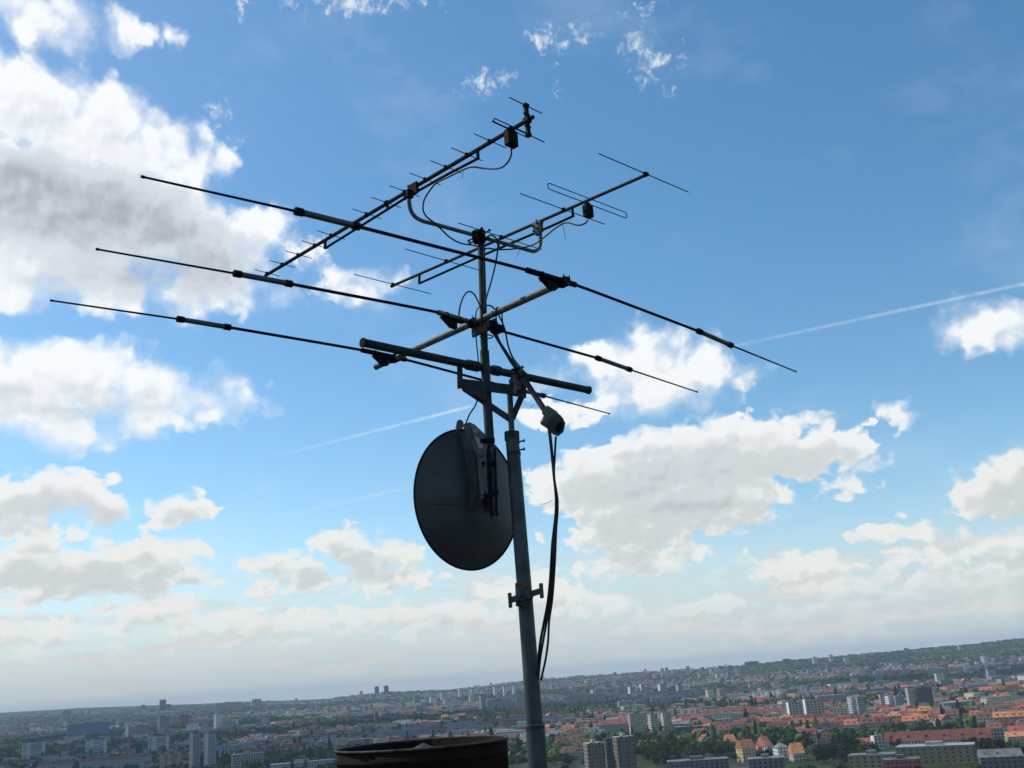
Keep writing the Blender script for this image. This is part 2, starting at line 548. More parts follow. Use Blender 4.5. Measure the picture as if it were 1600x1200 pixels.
# the half of the sky behind and far to the sides carries plainer scattered cloud
bg2 = wt.nodes.new('ShaderNodeBackground'); bg2.inputs[1].default_value = SKY_STRENGTH
sc2 = wnoise(dirv, 3.0, 4, 0.55)
wt.links.new(wmix(wm('MULTIPLY', wss(sc2, 0.5, 0.62), 0.8), base_sky, (0.42 * K, 0.45 * K, 0.48 * K)), bg2.inputs[0])
inview = wm('MULTIPLY', wss(wm('ABSOLUTE', AZ), 44.0, 38.0), wm('MULTIPLY', wss(EL, 50.0, 43.0), wss(EL, -3.0, -1.0)))
ms = wt.nodes.new('ShaderNodeMixShader')
wt.links.new(inview, ms.inputs[0]); wt.links.new(bg2.outputs[0], ms.inputs[1]); wt.links.new(bg.outputs[0], ms.inputs[2])
wt.links.new(ms.outputs[0], wo.inputs[0])
world.cycles.sampling_method = 'MANUAL'
world.cycles.sample_map_resolution = 512

sun = bpy.data.lights.new('sun', 'SUN')
sun.energy = 3.2
sun.angle = rad(0.53)
sun.color = (1.0, 0.95, 0.86)
suno = bpy.data.objects.new('sun', sun)
COL.objects.link(suno)
sd = Vector((math.sin(SUN_AZ) * math.cos(SUN_EL), math.cos(SUN_AZ) * math.cos(SUN_EL), math.sin(SUN_EL)))
suno.rotation_euler = sd.to_track_quat('Z', 'Y').to_euler()
suno.location = (0, 0, 300)
sc.view_settings.view_transform = 'Standard'
sc.view_settings.look = 'None'
sc.view_settings.exposure = 0.0
sc.view_settings.gamma = 1.0

sc.cycles.use_adaptive_sampling = True
sc.cycles.adaptive_threshold = 0.02
sc.cycles.adaptive_min_samples = 12
sc.cycles.use_denoising = True
# ------------------------------------------------------------------ materials of the mast
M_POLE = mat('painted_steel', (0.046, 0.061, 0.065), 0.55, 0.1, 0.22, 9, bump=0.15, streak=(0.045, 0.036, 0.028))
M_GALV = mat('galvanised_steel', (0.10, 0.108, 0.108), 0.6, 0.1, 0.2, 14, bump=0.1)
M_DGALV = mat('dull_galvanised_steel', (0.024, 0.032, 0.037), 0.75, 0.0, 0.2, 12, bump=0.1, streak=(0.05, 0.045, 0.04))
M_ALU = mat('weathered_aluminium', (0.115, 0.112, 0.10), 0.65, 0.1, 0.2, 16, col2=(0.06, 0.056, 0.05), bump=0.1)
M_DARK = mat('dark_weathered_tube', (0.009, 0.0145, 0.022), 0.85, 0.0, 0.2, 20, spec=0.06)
M_TRAP = mat('grey_trap_tube', (0.085, 0.082, 0.075), 0.45, 0.4, 0.15, 10)
M_BLACK = mat('black_plastic', (0.006, 0.007, 0.008), 0.7, 0.0, 0.1, 20, spec=0.1)
M_CABLE = mat('black_cable', (0.009, 0.011, 0.015), 0.6, 0.0, 0.1, 20, spec=0.25)
M_DISH = mat('dish_grey_paint', (0.036, 0.043, 0.046), 0.5, 0.0, 0.16, 3.5, bump=0.1, streak=(0.055, 0.058, 0.058))
M_DISHB = mat('dish_bracket_steel', (0.07, 0.078, 0.082), 0.5, 0.3, 0.2, 12, bump=0.1)
M_RUST = mat('rusty_bolts', (0.16, 0.075, 0.04), 0.8, 0.1, 0.25, 30)
M_BRASS = mat('yellowed_tube', (0.15, 0.135, 0.07), 0.5, 0.4, 0.2, 14)
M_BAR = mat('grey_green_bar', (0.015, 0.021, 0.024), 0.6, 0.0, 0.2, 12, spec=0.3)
M_BOX = mat('pale_plastic_box', (0.085, 0.088, 0.075), 0.6, 0.0, 0.12, 15)
M_BRICKPLATE = mat('brownish_plate', (0.085, 0.055, 0.042), 0.7, 0.2, 0.3, 25)
M_FLUE = mat('sooty_flue_sheet', (0.017, 0.012, 0.0095), 0.9, 0.0, 0.15, 8, bump=0.1, spec=0.08)
M_RIM = mat('worn_flue_rim', (0.06, 0.055, 0.048), 0.7, 0.0, 0.3, 20, spec=0.2)

# ------------------------------------------------------------------ roof the mast stands on (below the frame)
ROOF_Z = H - 2.7
rb = MB()
rb.box((0, 3, ROOF_Z - 0.25), ((1, 0, 0), (0, 1, 0), (0, 0, 1)), (9, 11, 0.25), bev=0.05)
rb.box((0, 3, (ROOF_Z - 0.52) / 2), ((1, 0, 0), (0, 1, 0), (0, 0, 1)), (8.8, 10.8, (ROOF_Z - 0.52) / 2 - 0.3), bev=0.001)
o = rb.build('rooftop', mat('roof_felt', (0.05, 0.05, 0.05), 0.9, 0, 0.2, 1.0))
tag(o, kind='structure')

Z3 = Vector((0, 0, 1))


def cyl(mb, a, b, r, n=12, mi=0):
    return mb.tube([a, b], r, n, True, mi)


def bolt(mb, p, d, L=0.05, r=0.006, mi=0):
    d = Vector(d).normalized()
    mb.tube([p - d * L / 2, p + d * L / 2], r, 6, True, mi)
    for s in (-1, 1):
        mb.tube([p + d * s * (L / 2 - 0.012), p + d * s * (L / 2 - 0.004)], r * 1.9, 6, True, mi)


def ubolt(mb, c, axis, side, R, r=0.005, leg=0.05):
    """U bolt round a tube that runs along axis, opening towards side"""
    axis, side = Vector(axis).normalized(), Vector(side).normalized()
    s2 = axis.cross(side).normalized()
    pts = [c + s2 * R + side * leg] + [c + s2 * R * math.cos(t) - side * R * math.sin(t) for t in [i * math.pi / 8 for i in range(9)]] + [c - s2 * R + side * leg]
    mb.tube(pts, r, 6)


# ------------------------------------------------------------------ lower pole with its welded head frame
PX, PY = -0.03, 8.0
base = Vector((PX, PY, ROOF_Z))
mast = thing('antenna_mast', base, 'stout dark grey steel pole rising from the roof with a welded frame at its head', 'mast')
top = at(799.5, 676, 8.0)
mb = MB()
cyl(mb, Vector((at(833, 1133, 8).x, PY, ROOF_Z)), at(836, 1133, 8), 0.073, 28)
mb.build('base_sleeve', M_POLE, mast)
mb = MB(); cyl(mb, at(836, 1139, 8), at(835.6, 1134, 8), 0.077, 28); cyl(mb, at(835.5, 1131.5, 8), at(835.4, 1129, 8), 0.068, 28)
mb.build('joint_ring', M_DGALV, mast)
pl = MB(); pl.tube([at(835.5, 1131, 8), at(821, 940, 8.0), top], [0.063, 0.059, 0.055], 28)
pole = pl.build('pole', M_POLE, mast)
mb = MB(); cyl(mb, at(800.2, 688, 8), at(799.6, 675, 8), 0.062, 28)
cyl(mb, at(803, 712, 8), at(802.6, 707, 8), 0.058, 28)
for yy in (691, 704):
    p = at(800.5, yy, 8.0)
    bolt(mb, p + Vector((0.075, -0.01, 0)), (1, -0.3, 0.1), 0.06, 0.007)
mb.build('collar', M_DGALV, mast)
mb = MB(); cyl(mb, top - Z3 * 0.05, at(796, 604, 8.0), 0.0245, 16)
mb.build('stub_tube', M_POLE, mast)
# welded angle frame
fr = MB()
a, b = at(716, 604, 7.93), at(819, 606, 7.93)
hz_ = Vector(((b - a).x, (b - a).y, 0)).normalized()
nn = hz_.cross(Z3)
A, B = at(717, 599, 7.95), at(818, 611, 7.95)
fr.beam(A, B, 0.012, 0.085, bev=0.3)
fr.beam(A + Z3 * 0.040 + nn * -0.03, B + Z3 * 0.040 + nn * -0.03, 0.06, 0.008, bev=0.3)
fr.beam(at(718, 562, 7.93), at(719, 607, 7.93), 0.012, 0.046, up=hz_, bev=0.3)
fr.beam(at(714.5, 562, 7.95), at(715.5, 607, 7.95), 0.045, 0.008, up=hz_, bev=0.3)
fr.beam(at(724, 606, 7.98), at(797, 655, 7.99), 0.012, 0.052, bev=0.3)
fr.beam(at(816, 617, 7.98), at(800, 655, 7.99), 0.012, 0.05, up=hz_, bev=0.3)
fr.beam(at(818, 600, 7.93), at(818, 622, 7.93), 0.012, 0.045, up=hz_, bev=0.3)
fr.prism([at(801, 576, 7.9), at(816, 580, 7.9), at(820, 612, 7.9), at(817, 621, 7.9), at(800, 618, 7.9), at(796, 600, 7.9)], nn, 0.02)
fr.prism([at(719, 606, 7.94), at(760, 611, 7.94), at(760, 626, 7.94), at(748, 622, 7.94)], nn, 0.008)
fr.build('welded_frame', M_DGALV, mast)
mb = MB()
for (x, y) in ((806, 588), (812, 600), (805, 612), (798, 596), (803, 582)):
    bolt(mb, at(x, y, 7.87), nn, 0.06, 0.009)
mb.box(at(808, 598, 7.86), (hz_, nn, Z3), (0.03, 0.012, 0.06))
mb.build('clamp_plate', M_GALV, mast)
# standoff clamp further down
mb = MB()
cA, cB = at(797, 938, 7.9), at(846, 923, 7.86)
mb.beam(cA, cB, 0.02, 0.045, bev=0.3)
mb.beam(lerp(cA, cB, 0.32), lerp(cA, cB, 0.70), 0.04, 0.075, bev=0.3)
for c_, s_ in ((cA, 1), (cB, 1)):
    mb.beam(c_ - Z3 * 0.056, c_ + Z3 * 0.056, 0.05, 0.03, up=hz_, bev=0.3)
    mb.beam(c_ + nn * -.05 - Z3 * 0.05, c_ + nn * -.05 + Z3 * 0.05, 0.09, 0.012, up=hz_, bev=0.3)
mb.tube([at(817.6, 947, 8), at(816.6, 911, 8)], 0.0595, 28)
cl = mb.build('cable_clamp', M_POLE, mast)
mb = MB()
mb.tube([at(817.3, 921, 8), at(816.8, 912, 8)], 0.0612, 28); mb.tube([at(818.4, 946, 8), at(818, 939, 8)], 0.0612, 28)
mb.build('rust_band', M_RUST, cl)
mb = MB()
for (x, y) in ((811, 929), (824, 926), (826, 932)):
    bolt(mb, at(x, y, 7.84), nn, 0.04, 0.008)
mb.build('bolts', M_GALV, cl)

# ------------------------------------------------------------------ upper mast tube
um_base = at(772, 800, 8.0)
um = thing('upper_mast_tube', um_base, 'slim vertical steel tube bolted left of the stout pole, carrying the antennas at its top', 'mast tube')
mb = MB(); mb.tube([at(757.2, 556, 8.0), at(751.5, 366, 8.0)], 0.031, 20); mb.build('slim_tube', M_DGALV, um)
mb = MB(); mb.tube([at(766, 700, 8.0), at(762, 640, 8.0), at(757, 548, 8.0)], 0.0385, 22); mb.build('wide_tube', M_DGALV, um)
mb = MB(); mb.tube([at(772.5, 812, 8.0), at(768, 698, 8.0)], 0.033, 20); mb.build('lower_tube', M_DISHB, um)
mb = MB()
mb.box(at(748.5, 370, 7.98), (hz_, nn, Z3), (0.055, 0.05, 0.055), bev=0.3)
mb.box(at(741, 368, 7.93), (hz_, nn, Z3), (0.02, 0.02, 0.04), bev=0.3)
for (x, y) in ((741, 376), (757, 377), (739, 372), (758, 364), (746, 361)):
    bolt(mb, at(x, y, 7.9), (1, -1, 0.1), 0.13, 0.007)
mb.build('head_clamp', M_BLACK, um)

# ------------------------------------------------------------------ thick cross bar
bh = at(757, 574, 8.0).z - H
bA, bB = lev(568, 535.5, bh), lev(919, 609.5, bh)
bar = thing('cross_bar', (bA + bB) / 2, 'thick dark round bar crossing the mast just above the welded frame', 'pole')
mb = MB(); mb.tube([bA, bB], 0.033, 24); mb.build('bar_tube', M_BAR, bar)
mb = MB()
bd = (bB - bA).normalized()
for (x, L) in ((0.435, 0.06), (0.655, 0.04), (0.54, 0.035)):
    c = lerp(bA, bB, x); mb.tube([c - bd * L, c + bd * L], 0.044, 20)
mb.build('bar_clamp', M_BAR, bar)
mb = MB()
for p, d in ((bA, -1), (bB, 1)):
    mb.tube([p, p + bd * d * 0.012], 0.038, 24)
mb.build('end_cap', M_BLACK, bar)

# ------------------------------------------------------------------ three-element beam antenna with traps
hh = at(757, 497, 7.88).z - H
boomA, boomB = lev(588, 573, hh), lev(887, 438, hh)
bdir = (boomB - boomA).normalized()
edir = Vector((-bdir.y, bdir.x, 0)).normalized()
if edir.x < 0: edir = -edir
beam = thing('beam_antenna', (boomA + boomB) / 2, 'large three-element beam antenna with long trapped rods on a pale tan tube', 'antenna')
mb = MB(); mb.tube([boomA, boomB], 0.0285, 20); boom = mb.build('boom', M_ALU, beam)
mb = MB(); mb.tube([boomA - bdir * 0.006, boomA + bdir * 0.012], 0.0305, 20); mb.tube([boomB - bdir * 0.012, boomB + bdir * 0.006], 0.0305, 20); mb.build('boom_end', M_GALV, beam)
specs = [  # left tip, boom crossing, right tip, traps left, traps right
    ((226, 277), (868, 437), (1242, 580), (467, 331, 556, 353), (1093, 518, 1141, 539), (823, 422, 899, 445), M_BLACK),
    ((155, 390), (716, 499), (1088, 612), (371, 428, 451, 443), (935, 560, 983, 577), (684, 488, 730, 502), M_BRASS),
    ((83, 470), (601, 557), (951, 646), (282, 499, 355, 511), (806, 608, 848, 618), (565, 547, 634, 562), M_BLACK)]
for (L_, C_, R_, TL, TR, SL, msl) in specs:
    t = ((lev(*C_, hh) - boomA).dot(bdir))
    c0 = boomA + bdir * t + Z3 * 0.05
    tipL, tipR = vert(*L_, c0, edir), vert(*R_, c0, edir)
    # each half sags as a gentle curve; points on it are found on the element's own vertical plane
    def P(x, y): return vert(x, y, c0, edir)
    def line_y(x, a, b): return a[1] + (b[1] - a[1]) * (x - a[0]) / (b[0] - a[0])
    tl0, tl1 = P(TL[0], TL[1]), P(TL[2], TL[3])
    tr0, tr1 = P(TR[0], TR[1]), P(TR[2], TR[3])
    root = thing('rod', c0, None, None) if False else None
    mb = MB()
    cpt = vert(C_[0], line_y(C_[0], (TL[2], TL[3]), (TR[0], TR[1])), c0, edir)
    s0, s1 = P(SL[0], SL[1]), P(SL[2], SL[3])
    mb.tube(smooth_path([tl1, s0, s1, tr0], 8), 0.0125, 10)
    el_ = mb.build('element', M_DARK, beam)
    el_.data.materials[0] = M_DARK
    for (tip, t0, t1) in ((tipL, tl0, tl1), (tipR, tr1, tr0)):
        mb = MB(); mb.tube([t0, lerp(t0, tip, 0.5), tip], [0.0085, 0.0075, 0.0065], 8)
        mb.build('tip_rod', M_DARK, el_)
        d = (t1 - t0).normalized()
        mb = MB(); mb.tube([t0, t1], 0.0205, 16); tr = mb.build('trap', M_TRAP, beam)
        mb = MB()
        for q in (t0, t1):
            mb.tube([q - d * 0.03, q - d * 0.026, q + d * 0.026, q + d * 0.03], [0.02, 0.0265, 0.0265, 0.02], 16)
        mb.tube([tip - d * 0.01 * 0, tip + (tip - t0).normalized() * 0.02], 0.009, 8)
        mb.build('trap_cap', M_BLACK, tr)
    # centre sleeve and bracket
    mb = MB(); mb.tube([s0, s1], 0.0225, 14)
    if msl is M_BRASS:
        mb2 = MB(); mb2.tube([P(730, 502), P(772, 514)], 0.019, 14); mb2.build('sleeve', M_DARK, beam)
    mb.build('sleeve', msl, beam)
    mb = MB()
    bc = boomA + bdir * t
    e_ = (s1 - s0).normalized()
    off_ = -bdir * (0.10 if C_[0] != 601 else -0.10)
    mb.box(lerp(s0, s1, 0.5) - Z3 * 0.024, (e_, bdir, Z3), (0.12, 0.03, 0.004), bev=0.3)
    mb.box(bc + Z3 * 0.0, (e_, bdir, Z3), (0.036, 0.05, 0.034), bev=0.3)
    # sloping cheek plates
    q = lerp(s0, s1, 0.5) - Z3 * 0.03
    mb.prism([q - e_ * 0.13, q + e_ * 0.03, q + e_ * 0.03 - Z3 * 0.07, q - e_ * 0.03 - Z3 * 0.07], bdir, 0.035)
    for sgn in (-1, 1):
        ubolt(mb, lerp(s0, s1, 0.5 + 0.2 * sgn), e_, -Z3, 0.024, 0.0045, 0.05)
    for sgn in (-1, 1):
        ubolt(mb, bc + bdir * 0.035 * sgn, bdir, Z3, 0.033, 0.0045, 0.05)
    mb.build('element_bracket', M_DARK, beam)
# boom to mast plate
mc = boomA + bdir * ((lev(757, 489, hh) - boomA).dot(bdir))
mb = MB()
mb.box(mc - bdir * 0.10 + Vector((0, 0.03, -0.075)), (bdir, edir, Z3), (0.15, 0.012, 0.04), bev=0.3)
mb.build('mast_plate', M_BRICKPLATE, beam)
mb = MB()
for sgn in (-1, 1):
    ubolt(mb, mc + bdir * 0.09 * sgn, bdir, -Z3, 0.034, 0.006, 0.09)
    ubolt(mb, Vector((-0.17, 8.0, mc.z - 0.09 + 0.035 * sgn)), Z3, (bdir.y, -bdir.x, 0), 0.039, 0.006, 0.06)
mb.box(mc + Vector((0.04, 0.0, -0.13)), (bdir, edir, Z3), (0.05, 0.045, 0.03), bev=0.3)
mb.box(mc + Vector((0.0, -0.02, -0.10)), (bdir, edir, Z3), (0.03, 0.05, 0.035), bev=0.3)
mb.build('mast_clamp', M_DARK, beam)

# ------------------------------------------------------------------ crossarm with upturned ends
armL, armR = lev(651, 344, 3.70), lev(837, 393.5, 3.70)
ad = (armR - armL).normalized()
arm = thing('antenna_crossarm', (armL + armR) / 2, 'galvanised tube with both ends bent upwards, clamped across the top of the mast', 'crossarm')
endL, endR = vert(639, 284, armL, ad), vert(841, 352, armR, ad)
def bend(end, corner, toward, r=0.11):
    up = (end - corner).normalized()
    return [corner + up * r, corner + up * r * 0.45 + toward * r * 0.10, corner + up * r * 0.12 + toward * r * 0.42, corner + toward * r]
endL.z = max(endL.z, armL.z + 0.28)
mb = MB()
AP = [(639.5, 292), (639, 306), (639.5, 318), (642, 329), (649, 339), (661, 345.5), (680, 350.5), (745, 368.5), (812, 387), (826, 391), (835, 392.5), (842, 388), (844.5, 378), (844, 366), (843, 357)]
AV = [vert(x, y, armL, ad) for x, y in AP]
endL = AV[0]
mb.tube(smooth_path(AV, 5), 0.0175, 14)
mb.build('arm_tube', M_GALV, arm)
mb = MB()
mb.tube([endL, endL + Z3 * 0.01], 0.02, 12); mb.build('end_cap', M_GALV, arm)

# ------------------------------------------------------------------ short-wave yagi on the left arm
def yagi_boom_parts(root, A, B, post, low, r, mbm, n_up):
    pass

h7 = 3.90
yA, yB = lev(414, 431, h7), lev(834, 182, h7)
yd = (yB - yA).normalized()
ye = Vector((-yd.y, yd.x, 0)).normalized()
if ye.x < 0: ye = -ye
y7 = thing('small_yagi_antenna', (yA + yB) / 2, 'long slender yagi antenna with sixteen short thin rods, highest on the mast', 'antenna')
def on_boom(x, y, A, d, h):
    return A + d * ((lev(x, y, h) - A).dot(d))
mb = MB(); mb.beam(yA, yB, 0.026, 0.026, bev=0.3); mb.build('boom', M_DARK, y7)
lo = [(508, 388), (602, 330), (636, 308), (700, 272), (748, 247)]
lowp = [vert(x, y, yA, yd) for x, y in lo]
mb = MB(); mb.tube([lowp[0], lowp[2], lowp[3], lowp[4]], 0.0115, 10); mb.build('under_boom', M_DARK, y7)
for (x0, y0, x1, y1) in ((508, 374, 508, 388), (605, 314, 605.5, 327), (632, 299, 633, 311), (746, 234, 747, 246)):
    mb = MB(); mb.beam(vert(x0, y0 - 1, yA, yd), vert(x1, y1 + 1, yA, yd), 0.022, 0.022, up=yd, bev=0.3); mb.build('strut', M_DARK, y7)
els = [(415.5, 428), (438.7, 413.9), (461.9, 398.7), (486.7, 383), (511.2, 367.5), (538, 351), (565.9, 333.9), (596, 316), (623.7, 298), (657.7, 279.5), (691.7, 261), (724.7, 241.5), (758.7, 219.5)]
for i, (x, y) in enumerate(els):
    c = on_boom(x, y, yA, yd, h7) + Z3 * 0.014
    L = 0.138 + 0.027 * i / 12
    mb = MB(); mb.tube([c - ye * L, c + ye * L], 0.0038, 8)
    e1 = mb.build('element', M_DARK, y7)
    mb = MB(); mb.box(c - Z3 * 0.006, (ye, yd, Z3), (0.02, 0.012, 0.016), bev=0.3); mb.build('rod_holder', M_BLACK, e1)
# folded dipole, box, twin reflectors on an upright
dc = on_boom(794, 200, yA, yd, h7)
mb = MB()
Lh, g = 0.165, 0.034
loop = []
cz = dc + Z3 * 0.012
for s_ in (1, -1):
    for k in range(7):
        t_ = math.pi / 2 - math.pi * k / 6
        loop.append(cz + ye * s_ * (Lh + (g / 2) * math.cos(t_)) + Z3 * ((g / 2) * math.sin(t_) * s_) )
loop.append(loop[0])
mb.tube(loop, 0.0042, 8)
mb.tube([cz - ye * 0.20 - Z3 * g / 2, cz - ye * 0.03 - Z3 * g / 2], 0.0065, 8)
mb.build('folded_dipole', M_DARK, y7)
mb = MB()
bx = at(798.5, 216.5, (dc - Vector((0, 0, H))).to_2d().length)
mb.box(bx, (ye, yd, Z3), (0.05, 0.03, 0.065), bev=0.25)
mb.box(bx + Z3 * 0.07, (ye, yd, Z3), (0.025, 0.022, 0.02), bev=0.25)
mb.tube([bx - Z3 * 0.06, bx - Z3 * 0.085], 0.009, 8)
mb.build('junction_box', M_BLACK, y7)
uc = on_boom(823.5, 188, yA, yd, h7)
uT, uB = vert(820.3, 162, uc, ye), vert(826, 213, uc, ye)
mb = MB(); mb.beam(Vector((uc.x, uc.y, uT.z)), Vector((uc.x, uc.y, uB.z)), 0.03, 0.03, up=yd, bev=0.3)
mb.box(uc, (ye, yd, Z3), (0.024, 0.03, 0.024), bev=0.3)
for dz in (0.05, -0.05): bolt(mb, uc + Z3 * dz, ye, 0.06, 0.006)
mb.build('reflector_upright', M_BLACK, y7)
for q in (uT.z - 0.012, uB.z + 0.012):
    c = Vector((uc.x, uc.y, q))
    mb = MB(); mb.tube([c - ye * 0.17, c + ye * 0.17], 0.0042, 8); e1 = mb.build('reflector', M_DARK, y7)
    mb = MB(); mb.box(c, (ye, yd, Z3), (0.022, 0.018, 0.014), bev=0.3); mb.build('rod_holder', M_BLACK, e1)
cc = on_boom(645, 290, yA, yd, h7)
mb = MB()
mb.box(at(645.5, 296, (cc - Vector((0, 0, H))).to_2d().length - 0.02), (yd, ye, Z3), (0.055, 0.012, 0.052), bev=0.3)
mb.box(at(640, 303, (cc - Vector((0, 0, H))).to_2d().length - 0.03), (yd, ye, Z3), (0.02, 0.03, 0.035), bev=0.3)
ubolt(mb, cc + Z3 * 0, yd, -Z3, 0.03, 0.004, 0.04)
mb.build('arm_clamp', mat('olive_clamp', (0.014, 0.016, 0.012), 0.8, 0.0, 0.2, 20, spec=0.1), y7)

# ------------------------------------------------------------------ larger yagi on the right arm
h2 = 3.86
zA, zB = lev(613.5, 446.5, h2), lev(1011, 272.5, h2)
zd = (zB - zA).normalized()
ze = Vector((-zd.y, zd.x, 0)).normalized()
if ze.x < 0: ze = -ze
ze = Vector((math.sin(rad(46.5)), math.cos(rad(46.5)), 0))
y2 = thing('yagi_antenna', (zA + zB) / 2, 'yagi antenna with a long narrow loop and five thin rods, right of the mast top', 'antenna')
mb = MB(); mb.tube([zA, zB], 0.0145, 12); mb.build('boom', M_DGALV, y2)
mb = MB(); mb.tube([zA - zd * 0.02, zA + zd * 0.01], 0.0165, 12); mb.tube([zB - zd * 0.025, zB + zd * 0.01], 0.0165, 12); mb.build('end_cap', M_BLACK, y2)
lo = [(655, 443), (745, 403), (846, 360), (897, 337)]
lp = [vert(x, y, zA, zd) for x, y in lo]
mb = MB(); mb.tube(smooth_path(lp, 4), 0.0115, 10); mb.build('under_boom', M_DARK, y2)
for (x0, y0, x1, y1) in ((655.5, 430, 655, 443), (894, 324, 895.5, 338), (778, 374, 779, 388)):
    mb = MB(); mb.beam(vert(x0, y0, zA, zd), vert(x1, y1 + 1, zA, zd), 0.02, 0.02, up=zd, bev=0.3); mb.build('strut', M_DARK, y2)
for (x, y, L) in ((1009, 273.5, 0.56), (880, 328.5, 0.52), (783, 371.5, 0.51), (697, 409, 0.49), (615, 446, 0.47)):
    c = on_boom(x, y, zA, zd, h2) + Z3 * 0.012
    mb = MB(); mb.tube([c - ze * L, c + ze * L], 0.0042, 8); e1 = mb.build('element', M_DARK, y2)
    mb = MB(); mb.box(c - Z3 * 0.004, (ze, zd, Z3), (0.022, 0.014, 0.017), bev=0.3); mb.build('rod_holder', M_BLACK, e1)
dc = on_boom(918.8, 311.9, zA, zd, h2) + Z3 * 0.016
dl, dr = vert(845, 287, dc, ze), vert(987, 343, dc, ze)
g = 0.056
Lh = 0.46
loop = []
cz = dc - Z3 * (g / 2)
for s_ in (1, -1):
    for k in range(9):
        t_ = math.pi / 2 - math.pi * k / 8
        loop.append(cz + ze * s_ * (Lh + (g / 2) * math.cos(t_)) + Z3 * ((g / 2) * math.sin(t_) * s_))
loop.append(loop[0])
mb = MB(); mb.tube(loop, 0.0042, 8); mb.build('folded_dipole', M_DARK, y2)
dd = (dc - Vector((0, 0, H))).to_2d().length
bx = at(918.8, 330.5, dd)
mb = MB(); mb.box(bx, (ze, zd, Z3), (0.04, 0.028, 0.055), bev=0.2)
mb.box(bx + Z3 * 0.063, (ze, zd, Z3), (0.018, 0.02, 0.016), bev=0.2)
mb.tube([bx - Z3 * 0.05, bx - Z3 * 0.07], 0.008, 8)
jb = mb.build('junction_box', M_BLACK, y2)
mb = MB(); mb.box(bx + ze * 0.006 - zd * 0.0, (ze, zd, Z3), (0.004, 0.0295, 0.045), bev=0.2)
mb.box(bx - ze * 0.045, (ze, zd, Z3), (0.006, 0.012, 0.01), bev=0.2)
mb.build('box_latch', M_DARK, jb)
cc = at(840.5, 356, (on_boom(840, 346, zA, zd, h2) - Vector((0, 0, H))).to_2d().length - 0.03)
mb = MB()
mb.box(cc, (zd, ze, Z3), (0.047, 0.02, 0.052), bev=0.35)
mb.box(cc - Z3 * 0.055, (zd, ze, Z3), (0.028, 0.018, 0.014), bev=0.3)
mb.tube([cc + Z3 * 0.05 - zd * 0.01, cc + Z3 * 0.08 - zd * 0.01], 0.009, 8)
mb.build('arm_clamp', M_BOX, y2)
mb = MB()
for (a_, b_) in ((-0.03, 0.02), (0.02, 0.03), (0.025, -0.02), (-0.025, -0.03)):
    bolt(mb, cc + zd * a_ + Z3 * b_ - ze * 0.022, ze, 0.03, 0.006)
mb.tube([cc + zd * 0.05 + Z3 * 0.02, cc + zd * 0.075 + Z3 * 0.03 - ze * .02], 0.009, 8)
mb.build('clamp_bolt', M_DARK, y2)

# ------------------------------------------------------------------ arm with the housing on its end
fA, fB = at(769, 517, 7.93), at(857, 650, 7.62)
fl = thing('housing_arm', fB, 'slanting grey tube with a boxy grey housing hanging at its lower right end', 'housing')
mid = at(812, 582, 7.78)
mb = MB(); mb.tube([fA, at(800, 566, 7.83)], [0.010, 0.017], 12); mb.tube([at(797, 561, 7.84), mid, fB], [0.017, 0.0225, 0.024], 14)
mb.build('arm_tube', M_DGALV, fl)
mb = MB(); mb.box(at(811, 584, 7.79), ((fB - mid), nn, (fB - mid).cross(nn)), (0.05, 0.03, 0.03), bev=0.3)
for (x, y) in ((805, 576), (816, 588), (812, 575)): bolt(mb, at(x, y, 7.74), (1, -.3, .2), 0.07, 0.006)
mb.build('arm_clamp', M_DARK, fl)
# housing body: pale shell with a dark hexagonal front
fx = (RT * 0.80 - UP * 0.52 - FW * 0.30).normalized()        # direction the dark face looks
ctr = at(864, 658, 7.58)
su = (UP * 0.85 + RT * 0.5).normalized(); su = (su - fx * su.dot(fx)).normalized()
sv = fx.cross(su)
mb = MB()
mb.box(ctr - fx * 0.02, (fx, su, sv), (0.055, 0.072, 0.058), bev=0.3)
mb.box(ctr - fx * 0.055 + su * 0.04, (fx, su, sv), (0.05, 0.04, 0.046), bev=0.3)
mb.build('housing_shell', M_BOX, fl)
hexp = [at(x, y, 7.50) for x, y in ((872, 655), (879, 652), (883.5, 661), (880.5, 675), (872, 682), (865, 679), (864, 668))]
mb = MB()
bk = [p - fx * 0.055 for p in hexp]
n_ = len(hexp)
mb.add(hexp + bk, [list(range(n_)), list(range(n_, 2 * n_))[::-1]] + [[i, i + n_, (i + 1) % n_ + n_, (i + 1) % n_] for i in range(n_)])
fc = mb.build('housing_face', M_DGALV, fl)
cen = sum(hexp, Vector()) / n_
mb = MB()
inn = [lerp(cen, p, 0.62) + fx * 0.003 for p in hexp]
mb.add(inn + [p - fx * 0.02 for p in inn], [list(range(n_))] + [[i, i + n_, (i + 1) % n_ + n_, (i + 1) % n_] for i in range(n_)])
mb.build('recess', M_BLACK, fc)

# ------------------------------------------------------------------ dish
n = (RT * -0.705 - UP * 0.193 + FW * 0.68).normalized()
dC = at(732, 779.5, 8.25)
R_ = 0.576
su = (Z3 - n * n.z).normalized(); sv = n.cross(su).normalized()
dish = thing('satellite_dish', dC, 'big dark round dish antenna seen from behind, clamped to the mast', 'dish')
mb = MB(); NR, NA, dep = 14, 72, 0.15
def dpt(rr, t, o=0.0):
    return dC + (su * math.cos(t) + sv * math.sin(t)) * (R_ * rr) - n * (dep * (1 - rr * rr) + o)
for o_ in (0.0, -0.006):
    vs = [dpt(max(1e-3, i / NR), 2 * math.pi * k / NA, o_) for i in range(NR + 1) for k in range(NA)]
    mb.add(vs, [[i * NA + k, i * NA + (k + 1) % NA, (i + 1) * NA + (k + 1) % NA, (i + 1) * NA + k] for i in range(NR) for k in range(NA)], True)
mb.build('reflector', M_DISH, dish)
mb = MB()
